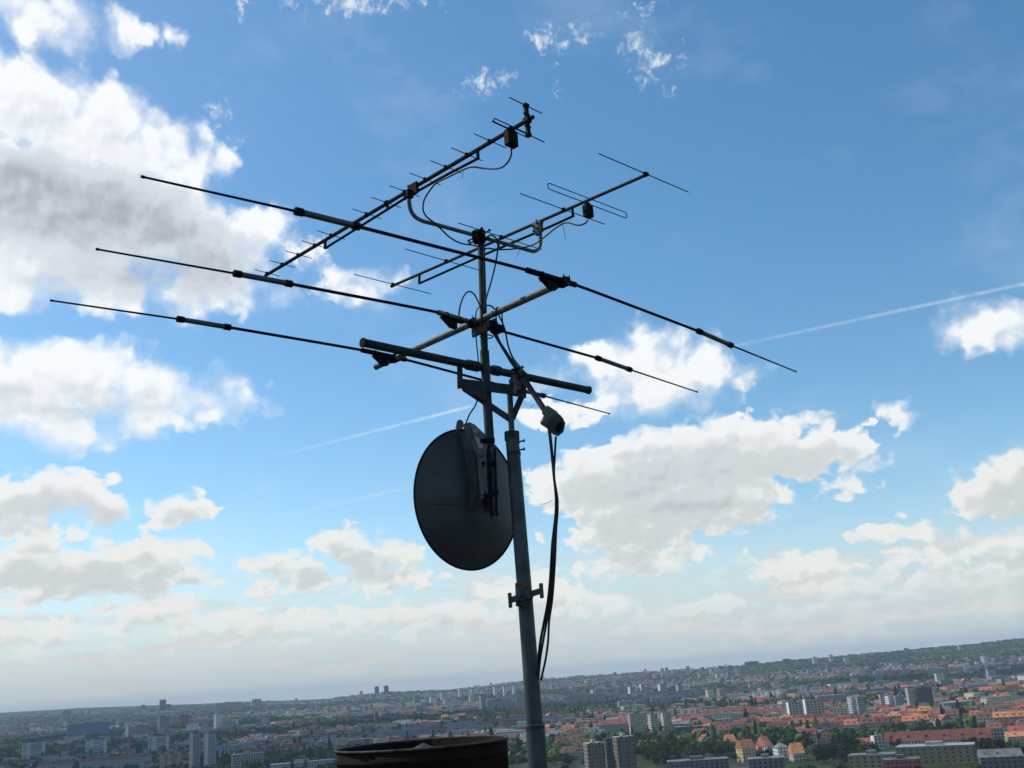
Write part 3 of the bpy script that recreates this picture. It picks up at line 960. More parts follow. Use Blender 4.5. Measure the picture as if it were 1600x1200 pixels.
ring = [dC + (su * math.cos(2 * math.pi * k / NA) + sv * math.sin(2 * math.pi * k / NA)) * (R_ + 0.004) for k in range(NA + 1)]
mb.tube(ring, 0.008, 8, cap=False); mb.build('rim', M_DARK, dish)
mb = MB(); ch = []
for k in range(25):
    u_ = (-0.97 + 1.0 * k / 24) * (1 if sv.dot(RT) > 0 else -1)
    t0 = -0.14; rr = math.hypot(u_ * 0.99, t0)
    ch.append(dC + su * (R_ * t0) + sv * (R_ * u_ * 0.985) - n * (dep * (1 - min(1, rr) ** 2) + 0.007))
mb.tube(ch, 0.002, 6); mb.build('seam', M_DISH, dish)
# two curved ribs on the back, joined to a channel clamped on the mast tube
mid_ = dC - n * dep
side = sv if sv.dot(RT) > 0 else -sv
for q_, w_ in ((-0.12, 0.0), (0.075, 0.0)):
    mb = MB()
    prof = []
    for k in range(13):
        t_ = -0.22 + 1.12 * k / 12
        rr = math.hypot(t_, q_ / R_)
        prof.append((t_, dC + su * (R_ * t_) + side * q_ - n * (dep * (1 - min(1, rr) ** 2) + 0.004)))
    inner = [p for t_, p in prof]
    outer = [p - n * (0.012 + 0.085 * max(0, 1 - (abs(t_ - 0.35) / 0.58) ** 2)) for t_, p in prof]
    k = len(inner)
    for s_ in (-0.004, 0.004):
        pass
    A_ = [p + side * 0.004 for p in inner + outer]; B_ = [p - side * 0.004 for p in inner + outer]
    fs = []
    for i in range(k - 1):
        fs += [[i, i + 1, k + i + 1, k + i], [2 * k + i, 3 * k + i, 3 * k + i + 1, 2 * k + i + 1],
               [k + i, k + i + 1, 3 * k + i + 1, 3 * k + i], [i, 2 * k + i, 2 * k + i + 1, i + 1]]
    fs += [[0, k, 3 * k, 2 * k], [k - 1, 2 * k - 1, 4 * k - 1, 3 * k - 1][::-1]]
    mb.add(A_ + B_, fs)
    mb.build('back_rib', M_DISHB, dish)
# top ear and yoke plates seen above the rim
mb = MB()
mb.prism([at(712, 669, 8.1), at(714, 658, 8.1), at(719, 655.5, 8.1), at(724, 660, 8.1), at(722, 672, 8.1), at(713, 673, 8.1)], (nn + hz_ * .3), 0.02)
mb.build('top_ear', M_DISHB, dish)
mb = MB()
mb.prism([at(722, 664, 8.06), at(734, 660, 8.06), at(742, 664, 8.0), at(757, 678, 7.97), at(762, 700, 7.95), at(752, 716, 7.95), at(744, 708, 7.97), at(735, 690, 8.0)], nn, 0.02)
mb.prism([at(744, 700, 7.96), at(760, 702, 7.94), at(762, 770, 7.94), at(752, 782, 7.96), at(749, 760, 7.97)], nn, 0.02)
mb.build('yoke_plate', M_DISHB, dish)
mb = MB()
for y in (690, 726, 772):
    p = at(764 + (y - 690) * .07, y, 7.99)
    mb.box(p + Vector((-0.01, -0.045, 0)), (hz_, nn, Z3), (0.06, 0.01, 0.02), bev=0.3)
    ubolt(mb, Vector((p.x, 8.0, p.z)), Z3, (-1, 0.6, 0), 0.04, 0.006, 0.10)
mb.build('pipe_clamp', M_DARK, dish)
mb = MB()
for (x, y) in ((736, 668), (749, 682), (751, 712), (757, 745), (754, 770), (729, 668)):
    bolt(mb, at(x, y, 7.94), nn, 0.03, 0.008)
mb.build('bolt', M_GALV, dish)
# long rod braces behind the channel
mb = MB()
mb.beam(at(763, 702, 7.93), at(768, 806, 7.95), 0.012, 0.03, up=hz_, bev=0.3)
mb.beam(at(773, 700, 7.93), at(776.5, 806, 7.95), 0.012, 0.02, up=hz_, bev=0.3)
mb.build('channel', M_DARK, dish)

# ------------------------------------------------------------------ cables
def cable(pts, label, r=0.0065, name='cable', group=None):
    P = smooth_path([at(x, y, d) for (x, y, d) in pts], 7)
    mb = MB(); mb.tube(P, r, 8)
    o = mb.build(name, M_CABLE, None, loc=P[0])
    tag(o, label, 'cable', group)
    return o
cable([(799, 231, 6.56), (798.5, 243, 6.56), (792, 255, 6.6), (780, 263, 6.65), (760, 263.5, 6.75), (738, 261, 6.83), (722, 266, 6.9), (700, 277, 7.02), (682, 286, 7.12), (672, 297, 7.2), (663, 312, 7.3),
       (661, 327, 7.35), (666, 338, 7.4), (676, 346, 7.45), (688, 357, 7.5), (703, 371, 7.62), (720, 380, 7.75), (738, 383, 7.85), (746, 385, 7.93)], 'thin black cable looping from the highest yagi down to the mast top', 0.0068)
cable([(918.5, 344, 7.35), (914, 349, 7.36), (903, 352, 7.4), (885, 348, 7.5), (870, 355, 7.6), (850, 371, 7.72), (832, 383, 7.82), (806, 388.5, 7.9), (780, 390, 7.95), (762, 388, 7.97), (757, 392, 7.94),
       (757, 412, 7.94), (756, 440, 7.94), (758, 470, 7.94)], 'thin black cable running from the loop of the right yagi to the mast', 0.0068)
cable([(757, 376, 7.93), (763, 369, 7.9), (770, 368, 7.9), (777, 376, 7.9), (777.5, 392, 7.9), (773, 418, 7.9), (766, 445, 7.9), (759, 470, 7.9), (760, 490, 7.9), (775, 520, 7.88), (788, 548, 7.85), (803, 568, 7.8)],
      'black cable bowed out to the right of the mast below its head clamp', 0.0072)
cable([(717, 492, 7.7), (719, 478, 7.7), (725, 462, 7.74), (733, 455.5, 7.8), (741, 460, 7.86), (748, 473, 7.9), (754, 487, 7.92), (758, 500, 7.93)], 'short black cable hooped over the brass-coloured rod left of the mast', 0.0068)
cable([(757, 478, 7.92), (767, 478, 7.9), (777, 489, 7.88), (788, 512, 7.85), (794, 540, 7.83), (802, 560, 7.8), (818, 580, 7.72), (830, 605, 7.7), (844, 632, 7.66), (853, 656, 7.64)], 'black cable arching from the mast along the slanting housing arm', 0.0072)
cable([(750, 478, 7.93), (744, 488, 7.92), (743, 515, 7.92), (746, 550, 7.92), (749, 580, 7.93)], 'short black cable hugging the left side of the mast tube', 0.0055)
cable([(747, 622, 7.96), (742, 635, 7.97), (734, 647, 8.0), (727, 664, 8.04)], 'short black cable dropping from the frame to the dish', 0.0065)
grp = None
cable([(853, 650, 7.62), (857, 668, 7.62), (861, 700, 7.62), (865, 740, 7.63), (868.5, 775, 7.64), (868, 805, 7.66), (863, 850, 7.7), (860, 900, 7.75), (856, 940, 7.8), (849.5, 975, 7.84), (844.5, 1002, 7.88), (841, 1030, 7.91), (839, 1056, 7.93)],
      'long black cable hanging in the leftmost line below the housing', 0.010)
cable([(855, 652, 7.60), (860, 680, 7.59), (864, 720, 7.6), (867, 760, 7.61), (869.5, 790, 7.62), (866, 830, 7.66), (864.5, 880, 7.7), (860, 935, 7.76), (854, 972, 7.81), (849, 1000, 7.86), (844, 1030, 7.9), (841, 1062, 7.92)],
      'long black cable tight against its neighbour below the housing', 0.009)
cable([(868.5, 682, 7.54), (867, 710, 7.56), (866, 745, 7.59), (871.5, 785, 7.6), (869, 830, 7.63), (867, 880, 7.67), (863, 935, 7.72), (858, 970, 7.78), (856.5, 1000, 7.82), (852.5, 1030, 7.86), (845, 1063, 7.92)],
      'long black cable leaving the underside of the housing and bowing outwards low down', 0.0085)
def tie(p, q, label, r=0.0022, m_=None):
    mb = MB(); a_, b_ = at(*p), at(*q)
    c_ = (a_ + b_) / 2 - Z3 * 0.01
    mb.tube(smooth_path([a_, c_, b_], 4), r, 6)
    o = mb.build('cable_tie', m_ or M_DARK, None, loc=a_); tag(o, label, 'cable tie')
M_WHITE = mat('white_nylon', (0.6, 0.62, 0.62), 0.5, 0, 0.05, 5)
tie((864, 781, 7.62), (843, 788, 7.62), 'pale tail of a cable tie sticking out left of the hanging cables', m_=M_WHITE)
tie((724, 264, 6.9), (722, 279, 6.92), 'thin tail of a cable tie under the upper yagi')
tie((879, 349, 7.52), (884, 374, 7.52), 'thin tail of a cable tie under the right yagi')
tie((812, 387, 7.88), (807, 402, 7.88), 'thin tail of a cable tie below the crossarm')
tie((833, 632, 7.7), (826, 639, 7.7), 'thin tail of a cable tie beside the slanting arm')

# ------------------------------------------------------------------ flue in the foreground
fz = at(660, 1163, 4.0)
fcx, fcy, fr_ = fz.x, fz.y, 0.323
flue = thing('chimney_flue', (fcx, fcy, ROOF_Z), 'wide soot-dark round metal flue with a thin worn rim, in front of the city', 'chimney')
zt = fz.z
mb = MB()
def ringz(r, z, n=72): return [Vector((fcx + r * math.cos(2 * math.pi * k / n), fcy + r * math.sin(2 * math.pi * k / n), z)) for k in range(n)]
prof = [(fr_ - 0.006, ROOF_Z), (fr_ - 0.006, zt - 0.045), (fr_ - 0.002, zt - 0.043), (fr_ - 0.002, zt - 0.036), (fr_ - 0.006, zt - 0.034), (fr_ - 0.006, zt), (fr_ - 0.012, zt), (fr_ - 0.012, zt - 0.5)]
vs = [p for (r, z) in prof for p in ringz(r, z)]
mb.add(vs, [[i * 72 + k, i * 72 + (k + 1) % 72, (i + 1) * 72 + (k + 1) % 72, (i + 1) * 72 + k] for i in range(len(prof) - 1) for k in range(72)], True)
mb.build('flue_shell', M_FLUE, flue)
mb = MB(); rg = ringz(fr_ - 0.004, zt + 0.001); mb.tube(rg + [rg[0]], 0.0045, 8, cap=False); mb.build('flue_rim', M_RIM, flue)
mb = MB()
cz_ = zt - 0.05
ap = at(661, 1158.5, fz.xy.length)
ap.z = min(ap.z, zt + 0.006)
rg = [ap + Vector((0.26 * math.cos(2 * math.pi * k / 32), 0.26 * math.sin(2 * math.pi * k / 32), -0.12)) for k in range(32)]
mb.add([ap] + rg, [[0, 1 + k, 1 + (k + 1) % 32] for k in range(32)], False)
mb.add([ap - Z3 * 0.004] + [p - Z3 * 0.004 for p in rg], [[0, 1 + (k + 1) % 32, 1 + k] for k in range(32)], False)
for k in range(3):
    t_ = 2 * math.pi * k / 3 + 0.4
    p = ap + Vector((0.24 * math.cos(t_), 0.24 * math.sin(t_), -0.12))
    mb.tube([p, Vector((fcx + 0.315 * math.cos(t_), fcy + 0.315 * math.sin(t_), zt - 0.12))], 0.006, 6)
mb.build('inner_cowl', M_RIM, flue)
# ------------------------------------------------------------------ ground: one sheet, flat near by, rising to low hills
SKYLINE = [(-400, 8), (0, 8.5), (125, 8), (200, 5), (400, 0), (500, -5), (600, -2), (700, -5), (840, 0), (1000, 0), (1120, -2), (1240, 1.5), (1300, 1.5), (1400, 2.6), (1500, 4), (1600, 8), (2000, 10)]
RIDGE = [(-400, 12500), (0, 12500), (300, 11500), (560, 8200), (640, 7800), (900, 8000), (1100, 6800), (1240, 6600), (1600, 7400), (2000, 8000)]


def az_of(px):
    d = ray(px, 1124 - 0.0737 * px); return math.atan2(d.x, d.y)
AZT = np.array([az_of(p) for p, _ in SKYLINE]); ZT = np.array([v for _, v in SKYLINE], float)
AZR = np.array([az_of(p) for p, _ in RIDGE]); DR = np.array([v for _, v in RIDGE], float)


def terrain(x, y):
    x = np.asarray(x, float); y = np.asarray(y, float)
    d = np.hypot(x, y); az = np.arctan2(x, y)
    dr = np.interp(az, AZR, DR); top = H + np.interp(az, AZT, ZT) * dr / 1570.0 - 8.0
    t = np.clip((d - 3000) / (dr - 3000), 0, 1)
    s = t * t * (3 - 2 * t)
    wob = (np.sin(x / 610 + 1.3) * np.cos(y / 740) + 0.6 * np.sin(x / 230 + y / 410) + 0.35 * np.sin(x / 97 - y / 133)) * np.clip((d - 2500) / 4000, 0, 1) * 5.0
    back = np.clip((d - dr) / 4000, 0, 1)
    return np.maximum(0.0, s * top * (1 - 0.25 * back) + wob * (0.3 + 0.7 * s))


def tz(x, y): return float(terrain(x, y))


def ground_at(px, py):
    """place on the ground seen along a direction"""
    d = ray(px, py); L = math.hypot(d.x, d.y)
    ux, uy, k = d.x / L, d.y / L, d.z / L
    D = np.arange(300.0, 13500.0, 10.0)
    zz = terrain(ux * D, uy * D)
    hit = np.nonzero(zz >= H + k * D)[0]
    if len(hit): dd = D[hit[0]]
    else: dd = float(np.interp(math.atan2(ux, uy), AZR, DR)) - 250
    return Vector((ux * dd, uy * dd, tz(ux * dd, uy * dd)))


def fast_mesh(name, verts, faces_flat, loop_tot, mats, mi=None, smooth=False):
    me = bpy.data.meshes.new(name)
    nv, nf = len(verts), len(loop_tot)
    me.vertices.add(nv); me.vertices.foreach_set('co', np.asarray(verts, np.float32).ravel())
    me.loops.add(len(faces_flat)); me.loops.foreach_set('vertex_index', np.asarray(faces_flat, np.int32))
    me.polygons.add(nf)
    st = np.concatenate([[0], np.cumsum(loop_tot)[:-1]]).astype(np.int32)
    me.polygons.foreach_set('loop_start', st)
    me.polygons.foreach_set('loop_total', np.asarray(loop_tot, np.int32))
    if mi is not None: me.polygons.foreach_set('material_index', np.asarray(mi, np.int32))
    me.polygons.foreach_set('use_smooth', np.full(nf, smooth))
    for m_ in mats: me.materials.append(m_)
    me.update(calc_edges=True)
    o = bpy.data.objects.new(name, me); COL.objects.link(o)
    return o


# ground material: gardens, yards, paving and streets in patches
def ground_mat():
    m_ = bpy.data.materials.new('town_ground'); m_.use_nodes = True
    nt = m_.node_tree; b = nt.nodes['Principled BSDF']; b.inputs['Roughness'].default_value = 0.95
    b.inputs['Specular IOR Level'].default_value = 0.1
    tcx = nt.nodes.new('ShaderNodeTexCoord')
    def NZ(s, d=4):
        n = nt.nodes.new('ShaderNodeTexNoise'); n.inputs['Scale'].default_value = s; n.inputs['Detail'].default_value = d
        nt.links.new(tcx.outputs['Object'], n.inputs['Vector']); return n.outputs['Fac']
    def MX(f, a, c):
        n = nt.nodes.new('ShaderNodeMix'); n.data_type = 'RGBA'
        nt.links.new(f, n.inputs[0])
        for i, v in ((6, a), (7, c)):
            if isinstance(v, tuple): n.inputs[i].default_value = (*v, 1)
            else: nt.links.new(v, n.inputs[i])
        return n.outputs[2]
    def RG(f, a, c):
        n = nt.nodes.new('ShaderNodeMapRange'); n.interpolation_type = 'SMOOTHSTEP'
        nt.links.new(f, n.inputs[0]); n.inputs[1].default_value = a; n.inputs[2].default_value = c; return n.outputs[0]
    g = MX(RG(NZ(0.03), 0.4, 0.6), (0.022, 0.038, 0.014), (0.045, 0.065, 0.024))
    p = MX(RG(NZ(0.05), 0.4, 0.6), (0.040, 0.039, 0.036), (0.085, 0.08, 0.074))
    c = MX(RG(NZ(0.012, 6), 0.47, 0.55), g, p)
    c = MX(RG(NZ(0.0011, 3), 0.55, 0.63), c, (0.06, 0.1, 0.03))
    nt.links.new(c, b.inputs['Base Color'])
    return m_
M_GROUND = ground_mat()
M_FIELD = mat('meadow_grass', (0.12, 0.19, 0.055), 0.95, 0, 0.15, 0.01, spec=0.1)

azs = np.concatenate([np.linspace(-math.pi, rad(-36), 90)[:-1], np.linspace(rad(-36), rad(36), 420), np.linspace(rad(36), math.pi, 90)[1:]])
rs = np.concatenate([[0.5], np.linspace(150, 3000, 40), np.geomspace(3080, 14600, 190)])
AA, RR_ = np.meshgrid(azs, rs)
gx, gy = RR_ * np.sin(AA), RR_ * np.cos(AA)
gz = terrain(gx, gy)
fr_az = np.abs(AA) > rad(40)
gz = np.where(fr_az, gz * 0.8, gz)
V = np.stack([gx, gy, gz], -1).reshape(-1, 3)
na = len(azs)
ii, jj = np.meshgrid(np.arange(len(rs) - 1), np.arange(na - 1), indexing='ij')
q = np.stack([ii * na + jj, ii * na + jj + 1, (ii + 1) * na + jj + 1, (ii + 1) * na + jj], -1).reshape(-1, 4)[:, ::-1]
# meadows: two open slopes seen between the districts
cxy = V[q].mean(1)
FIELDS = [((570, 1106), (668, 1098), 6.0), ((430, 1117), (565, 1109), 4.0), ((1448, 1055), (1512, 1050), 4.5)]
mi = np.zeros(len(q), int)
rel = cxy - np.array([0, 0, H]); fwv, rtv, upv = np.array(FW), np.array(RT), np.array(UP)
depth = rel @ fwv
ppx = 800 + FPX * (rel @ rtv) / np.maximum(depth, 1); ppy = 600 - FPX * (rel @ upv) / np.maximum(depth, 1)
for (a, b, w) in FIELDS:
    t = (ppx - a[0]) / (b[0] - a[0])
    mi[(depth > 100) & (t > 0) & (t < 1) & (np.abs(ppy - (a[1] + (b[1] - a[1]) * t)) < w * (0.6 + 0.4 * np.sin(t * 9)))] = 1
g_o = fast_mesh('ground', V, q.ravel(), np.full(len(q), 4), [M_GROUND, M_FIELD], mi, True)
tag(g_o, kind='structure')

# ------------------------------------------------------------------ building materials
WALLS = {
    'white': windowed('white_render', (0.74, 0.75, 0.74)), 'grey': windowed('grey_panel', (0.36, 0.38, 0.385)), 'tan': windowed('tan_panel', (0.50, 0.44, 0.34)),
    'pink': windowed('pinkish_panel', (0.42, 0.32, 0.29)), 'yellow': windowed('yellow_render', (0.56, 0.47, 0.25), fx=0.36), 'cream': windowed('cream_render', (0.60, 0.55, 0.42), fx=0.4),
    'brown': windowed('brown_panel', (0.18, 0.13, 0.11)), 'red': windowed('red_cladding', (0.42, 0.09, 0.08)), 'blue': windowed('bluegrey_panel', (0.22, 0.29, 0.36)),
    'taupe': windowed('taupe_panel', (0.25, 0.195, 0.165)), 'sand': windowed('sand_panel', (0.50, 0.44, 0.34), px=4.5, pz=3.4, fx=0.5, fz=0.5),
    'dim': windowed('dim_grey_render', (0.15, 0.155, 0.16), px=4.0, fx=0.4), 'ochre': windowed('ochre_render', (0.30, 0.24, 0.13), px=5.2, fx=0.34, fz=0.45),
    'dark': windowed('dark_panel', (0.10, 0.105, 0.12)), 'green': windowed('greenish_panel', (0.24, 0.30, 0.27))}
PLAIN = {'brownbay': mat('brown_bay', (0.17, 0.13, 0.11), 0.8, 0, 0.1, 0.3), 'white': mat('white_wall', (0.8, 0.8, 0.79), 0.8, 0, 0.05, 0.3), 'pale': mat('pale_wall', (0.42, 0.42, 0.40), 0.8, 0, 0.08, 0.3), 'tan': mat('tan_wall', (0.42, 0.35, 0.27), 0.8, 0, 0.08, 0.3),
         'glass': mat('dark_glazing', (0.04, 0.05, 0.06), 0.25, 0, 0.1, 0.5)}
ROOFS = {'deepred': mat('deep_red_tiles', (0.17, 0.05, 0.03), 0.9, 0, 0.2, 0.15, col2=(0.10, 0.036, 0.026)), 'red': mat('red_tiles', (0.24, 0.085, 0.055), 0.85, 0, 0.3, 0.5, col2=(0.16, 0.07, 0.05), objrand=0.42), 'orange': mat('orange_tiles', (0.52, 0.20, 0.10), 0.85, 0, 0.25, 0.5, col2=(0.26, 0.10, 0.06), objrand=0.3),
         'brown': mat('brown_tiles', (0.17, 0.085, 0.06), 0.9, 0, 0.2, 0.35, objrand=0.3), 'grey': mat('grey_roofing', (0.16, 0.165, 0.17), 0.9, 0, 0.2, 0.2, objrand=0.3),
         'pale': mat('pale_roofing', (0.34, 0.34, 0.33), 0.8, 0, 0.12, 0.2, objrand=0.2), 'felt': mat('flat_roof_felt', (0.12, 0.12, 0.12), 0.9, 0, 0.25, 0.15)}
foot = []                                   # occupied circles: x, y, r


def free(x, y, r):
    return all((x - a) ** 2 + (y - b) ** 2 > (r + c) ** 2 for a, b, c in foot)


def local_box(mb, x0, x1, y0, y1, z0, z1, mi=0):
    v = [(x, y, z) for z in (z0, z1) for (x, y) in ((x0, y0), (x1, y0), (x1, y1), (x0, y1))]
    mb.add(v, [[0, 3, 2, 1], [4, 5, 6, 7], [0, 1, 5, 4], [1, 2, 6, 5], [2, 3, 7, 6], [3, 0, 4, 7]], False, mi)


def place(mb, name, m_, parent):
    """child mesh given directly in the parent's own axes"""
    me = bpy.data.meshes.new(name); me.from_pydata([tuple(v) for v in mb.v], [], mb.f); me.materials.append(m_) if not isinstance(m_, list) else [me.materials.append(k) for k in m_]
    me.polygons.foreach_set('material_index', mb.mi)
    o = bpy.data.objects.new(name, me); COL.objects.link(o); o.parent = parent
    return o


def block(name, label, cat, x0, x1, yt, yb, wall, roof='felt', depth=None, yaw=14, style='flat', strips=0, end=None, group=None, rise=0.3, ribbons=0):
    """a block of flats or similar: outline measured between x0..x1, yt..yb; set on the ground there"""
    xc = (x0 + x1) / 2
    g = ground_at(xc, yb)
    D = math.hypot(g.x, g.y)
    dd = (g - Vector((0, 0, H))).dot(FW)
    w = (x1 - x0) * dd / FPX * 1.0
    h = (yb - yt) * dd / FPX * 1.02
    dp = depth or min(w * 0.8, 16)
    yawr = rad(yaw) - math.atan2(g.x, g.y)
    # the width covers front and visible flank
    s_, c_ = abs(math.sin(rad(yaw))), math.cos(rad(yaw))
    w = max(w * 0.5, (w - dp * s_) / c_)
    t = thing(name, (g.x, g.y, g.z - 0.5), label, cat, group)
    t.rotation_euler = (0, 0, yawr)
    foot.append((g.x, g.y, max(w, dp) * 0.62))
    mb = MB()
    if style == 'flat':
        local_box(mb, -w / 2, w / 2, -dp / 2, dp / 2, 0, h)
        place(mb, 'wall', WALLS[wall], t)
        mb = MB(); local_box(mb, -w / 2 - .2, w / 2 + .2, -dp / 2 - .2, dp / 2 + .2, h, h + 0.5)
        local_box(mb, -w * 0.12, w * 0.1, -dp * .2, dp * .2, h + 0.5, h + 3.0)
        place(mb, 'roof', ROOFS[roof], t)
    else:
        rh = h * rise; h2 = h - rh
        local_box(mb, -w / 2, w / 2, -dp / 2, dp / 2, 0, h2)
        place(mb, 'wall', WALLS[wall], t)
        mb = MB(); e = 0.5; hip = dp * 0.35 if style == 'hip' else 0
        v = [(-w / 2 - e, -dp / 2 - e, h2), (w / 2 + e, -dp / 2 - e, h2), (w / 2 + e, dp / 2 + e, h2), (-w / 2 - e, dp / 2 + e, h2), (-w / 2 + hip, 0, h2 + rh), (w / 2 - hip, 0, h2 + rh)]
        mb.add(v, [[0, 1, 5, 4], [2, 3, 4, 5], [1, 2, 5], [3, 0, 4], [0, 3, 2, 1]])
        n_ = max(1, int(w / 14))
        for k in range(n_):
            x = -w / 2 + w * (k + 0.5) / n_
            local_box(mb, x - .6, x + .6, 0.2, 1.4, h2 + rh * .6, h2 + rh + 1.3)
            if w > 25: local_box(mb, x - 2.6, x - 1.0, -dp * .33, -dp * .1, h2 + rh * .3, h2 + rh * .62)
        place(mb, 'roof', ROOFS[roof], t)
    if end:                                  # bright windowless gable on the left, proud of the wall
        mb = MB(); local_box(mb, -w / 2 - 0.45, -w / 2 - 0.003, -dp / 2 - 0.3, dp / 2 + 0.3, 0, h + 0.3)
        place(mb, 'gable_end', PLAIN[end], t)
    for k in range(strips):                  # stair towers or pale bays on the front
        x = -w / 2 + w * (k + 0.5) / strips
        mb = MB(); local_box(mb, x - w / strips * .16, x + w / strips * .16, -dp / 2 - 1.0, -dp / 2 - 0.004, 0, h + 1.0)
        place(mb, 'stair_bay', PLAIN['white' if wall == 'white' else 'tan' if wall in ('tan', 'cream', 'pink') else 'brownbay' if wall == 'taupe' else 'pale'], t)
    for k in range(ribbons):                 # one ribbon window per storey, wrapped round the front
        z = h * (k + 0.45) / ribbons
        mb = MB(); local_box(mb, -w * .36, w * .30, -dp / 2 - 0.12, -dp / 2 - 0.003, z, z + h / ribbons * .42)
        place(mb, 'ribbon_window', PLAIN['glass'], t)
        mb = MB(); local_box(mb, -w / 2 - 0.12, -w / 2 - 0.003, -dp * .33, dp * .33, z, z + h / ribbons * .42)
        place(mb, 'ribbon_window', PLAIN['glass'], t)
    return t


B = block
# left third
B('tower_block', 'white tower block with dark window bands, farthest left of three near the bottom edge', 'tower block', 35, 68, 1161, 1191, 'white', yaw=38, ribbons=11)
B('tower_block', 'white tower block with dark window bands, middle one of three near the bottom edge', 'tower block', 134, 165, 1157, 1186, 'white', yaw=38, ribbons=11)
B('tower_block', 'white tower block with dark window bands, rightmost of three, above a brick-coloured building', 'tower block', 232, 263, 1151, 1180, 'white', yaw=38, ribbons=10)
B('tower_block', 'pale grey windowless-sided tower, left half of a pair cut by the bottom edge', 'tower block', 296, 312, 1150, 1212, 'grey', yaw=25, end='pale')
B('tower_block', 'pale grey tower, right half of a pair cut by the bottom edge', 'tower block', 319, 337, 1151, 1212, 'grey', yaw=25, end='pale')
B('apartment_block', 'pinkish slab block with white end strips left of the red building', 'apartment block', 197, 233, 1136, 1156, 'pink', yaw=28, end='white')
B('office_building', 'red clad square building among grey blocks on the left', 'building', 280, 295, 1119, 1135, 'red', yaw=20)
B('tower_block', 'slim pale tower right of the red building', 'tower block', 334, 347, 1117, 1141, 'white', yaw=30)
B('tower_block', 'greenish tower left of the red building', 'tower block', 246, 264, 1121, 1148, 'green', yaw=25)
B('high_rise', 'stepped dark high-rise alone on the left skyline', 'high-rise', 249, 259, 1094.5, 1112, 'dark', yaw=15)
B('high_rise', 'lower shoulder block against the stepped high-rise on the skyline', 'high-rise', 259, 267, 1101, 1112, 'dark', yaw=15)
B('apartment_block', 'pale square block on the skyline at the far left', 'apartment block', 96, 110, 1111.5, 1125, 'pink', yaw=15)
B('apartment_block', 'small dark tower on the skyline left of the stepped high-rise', 'apartment block', 220, 227, 1102, 1111, 'dark', yaw=15)
B('apartment_block', 'long low slab on the skyline right of the stepped high-rise', 'apartment block', 336, 376, 1098, 1108, 'pink', yaw=8, depth=20)
B('apartment_block', 'small skyline slab with a white end between the long slab and twin towers', 'apartment block', 393, 408, 1093, 1102, 'pink', yaw=12, end='white')
B('tall_shed', 'orange brown block standing on the brick-coloured building', 'building', 247, 259, 1166, 1183, 'brown', 'orange', yaw=20)
B('brick_building', 'brick-coloured building at the bottom edge below the third white tower', 'building', 250, 284, 1180, 1208, 'pink', 'brown', yaw=22, strips=2)
B('long_hall', 'long low hall with a reddish roof edge along the bottom left', 'hall', 66, 232, 1186, 1207, 'grey', 'red', yaw=-4, style='gable', rise=.2, depth=24)
B('apartment_block', 'dim grey green block at the bottom edge left of the flue', 'apartment block', 362, 411, 1180, 1210, 'green', 'pale', yaw=6)
B('apartment_block', 'long dim block cut by the bottom edge, touching the flue', 'apartment block', 424, 522, 1192, 1212, 'grey', 'pale', yaw=4)
B('warehouse', 'wide low building with pale roof behind the two left white towers', 'warehouse', 106, 168, 1131, 1149, 'blue', 'grey', yaw=6, depth=30)
B('long_building', 'long building with bright pink-red roof left of the flue', 'building', 537, 570, 1143, 1151, 'pink', 'red', yaw=4, style='gable', rise=.45)
B('tower_block', 'slim brown tower standing among red roofs above the flue', 'tower block', 585, 592, 1116, 1136, 'brown', yaw=15)
B('high_rise', 'dark skyline tower, left one of the twins', 'high-rise', 585.5, 592.5, 1073.5, 1086, 'dark', yaw=12)
B('high_rise', 'dark skyline tower, right one of the twins', 'high-rise', 600, 607.5, 1072.5, 1086, 'dark', yaw=12)
B('tower_block', 'slim pale tower left of the pole beyond the flue', 'tower block', 704.5, 708.5, 1088, 1118, 'white', yaw=25)
B('tower_block', 'white-ended slab left of the pole', 'tower block', 749.5, 760, 1088, 1110, 'pink', yaw=25, end='white')
B('apartment_block', 'low pinkish slab directly left of the pole', 'apartment block', 761, 800, 1094, 1111, 'pink', yaw=10)
B('tower_block', 'dim block just behind the pole', 'tower block', 806, 822, 1084, 1111, 'pink', yaw=20)
for i, (a, b, c, d, w) in enumerate([(688, 700, 1083, 1094, 'white'), (671, 682, 1089, 1099, 'white'), (646, 657, 1088, 1098, 'blue'), (628, 636, 1089, 1097, 'grey'), (716, 722, 1077, 1089, 'white'), (735, 741, 1077, 1090, 'white'), (771, 777, 1074, 1088, 'white'), (786, 792, 1073, 1087, 'white'), (801, 806, 1072, 1086, 'white')]):
    B('apartment_block', 'small pale far-off block between the twin towers and the pole', 'apartment block', a, b, c, d, w, yaw=25, group='small pale blocks left of the pole')
# right of the pole
B('apartment_block', 'long pinkish slab with a row of roof boxes right of the hanging cables', 'apartment block', 885, 944, 1086, 1102, 'pink', 'pale', yaw=6)
B('apartment_block', 'short grey slab right of the long pinkish slab', 'apartment block', 966, 991, 1096, 1111, 'grey', 'pale', yaw=12)
B('apartment_block', 'wide grey green slab above the near brown grey towers', 'apartment block', 992, 1012, 1095, 1108, 'green', 'pale', yaw=10)
B('apartment_block', 'grey slab with pale roof line left of the white hall', 'apartment block', 1017, 1051, 1090, 1102, 'grey', 'pale', yaw=8)
B('apartment_block', 'dull grey slab behind the white hall', 'apartment block', 1056, 1096, 1081, 1094, 'grey', 'felt', yaw=6)
B('apartment_block', 'flat grey green slab far out over the red roofs', 'apartment block', 1099, 1136, 1078, 1088, 'green', 'felt', yaw=6)
B('hall', 'low hall with a bright white roof above the long red roofs', 'hall', 1055, 1086, 1093, 1099, 'white', 'pale', yaw=12, depth=22)
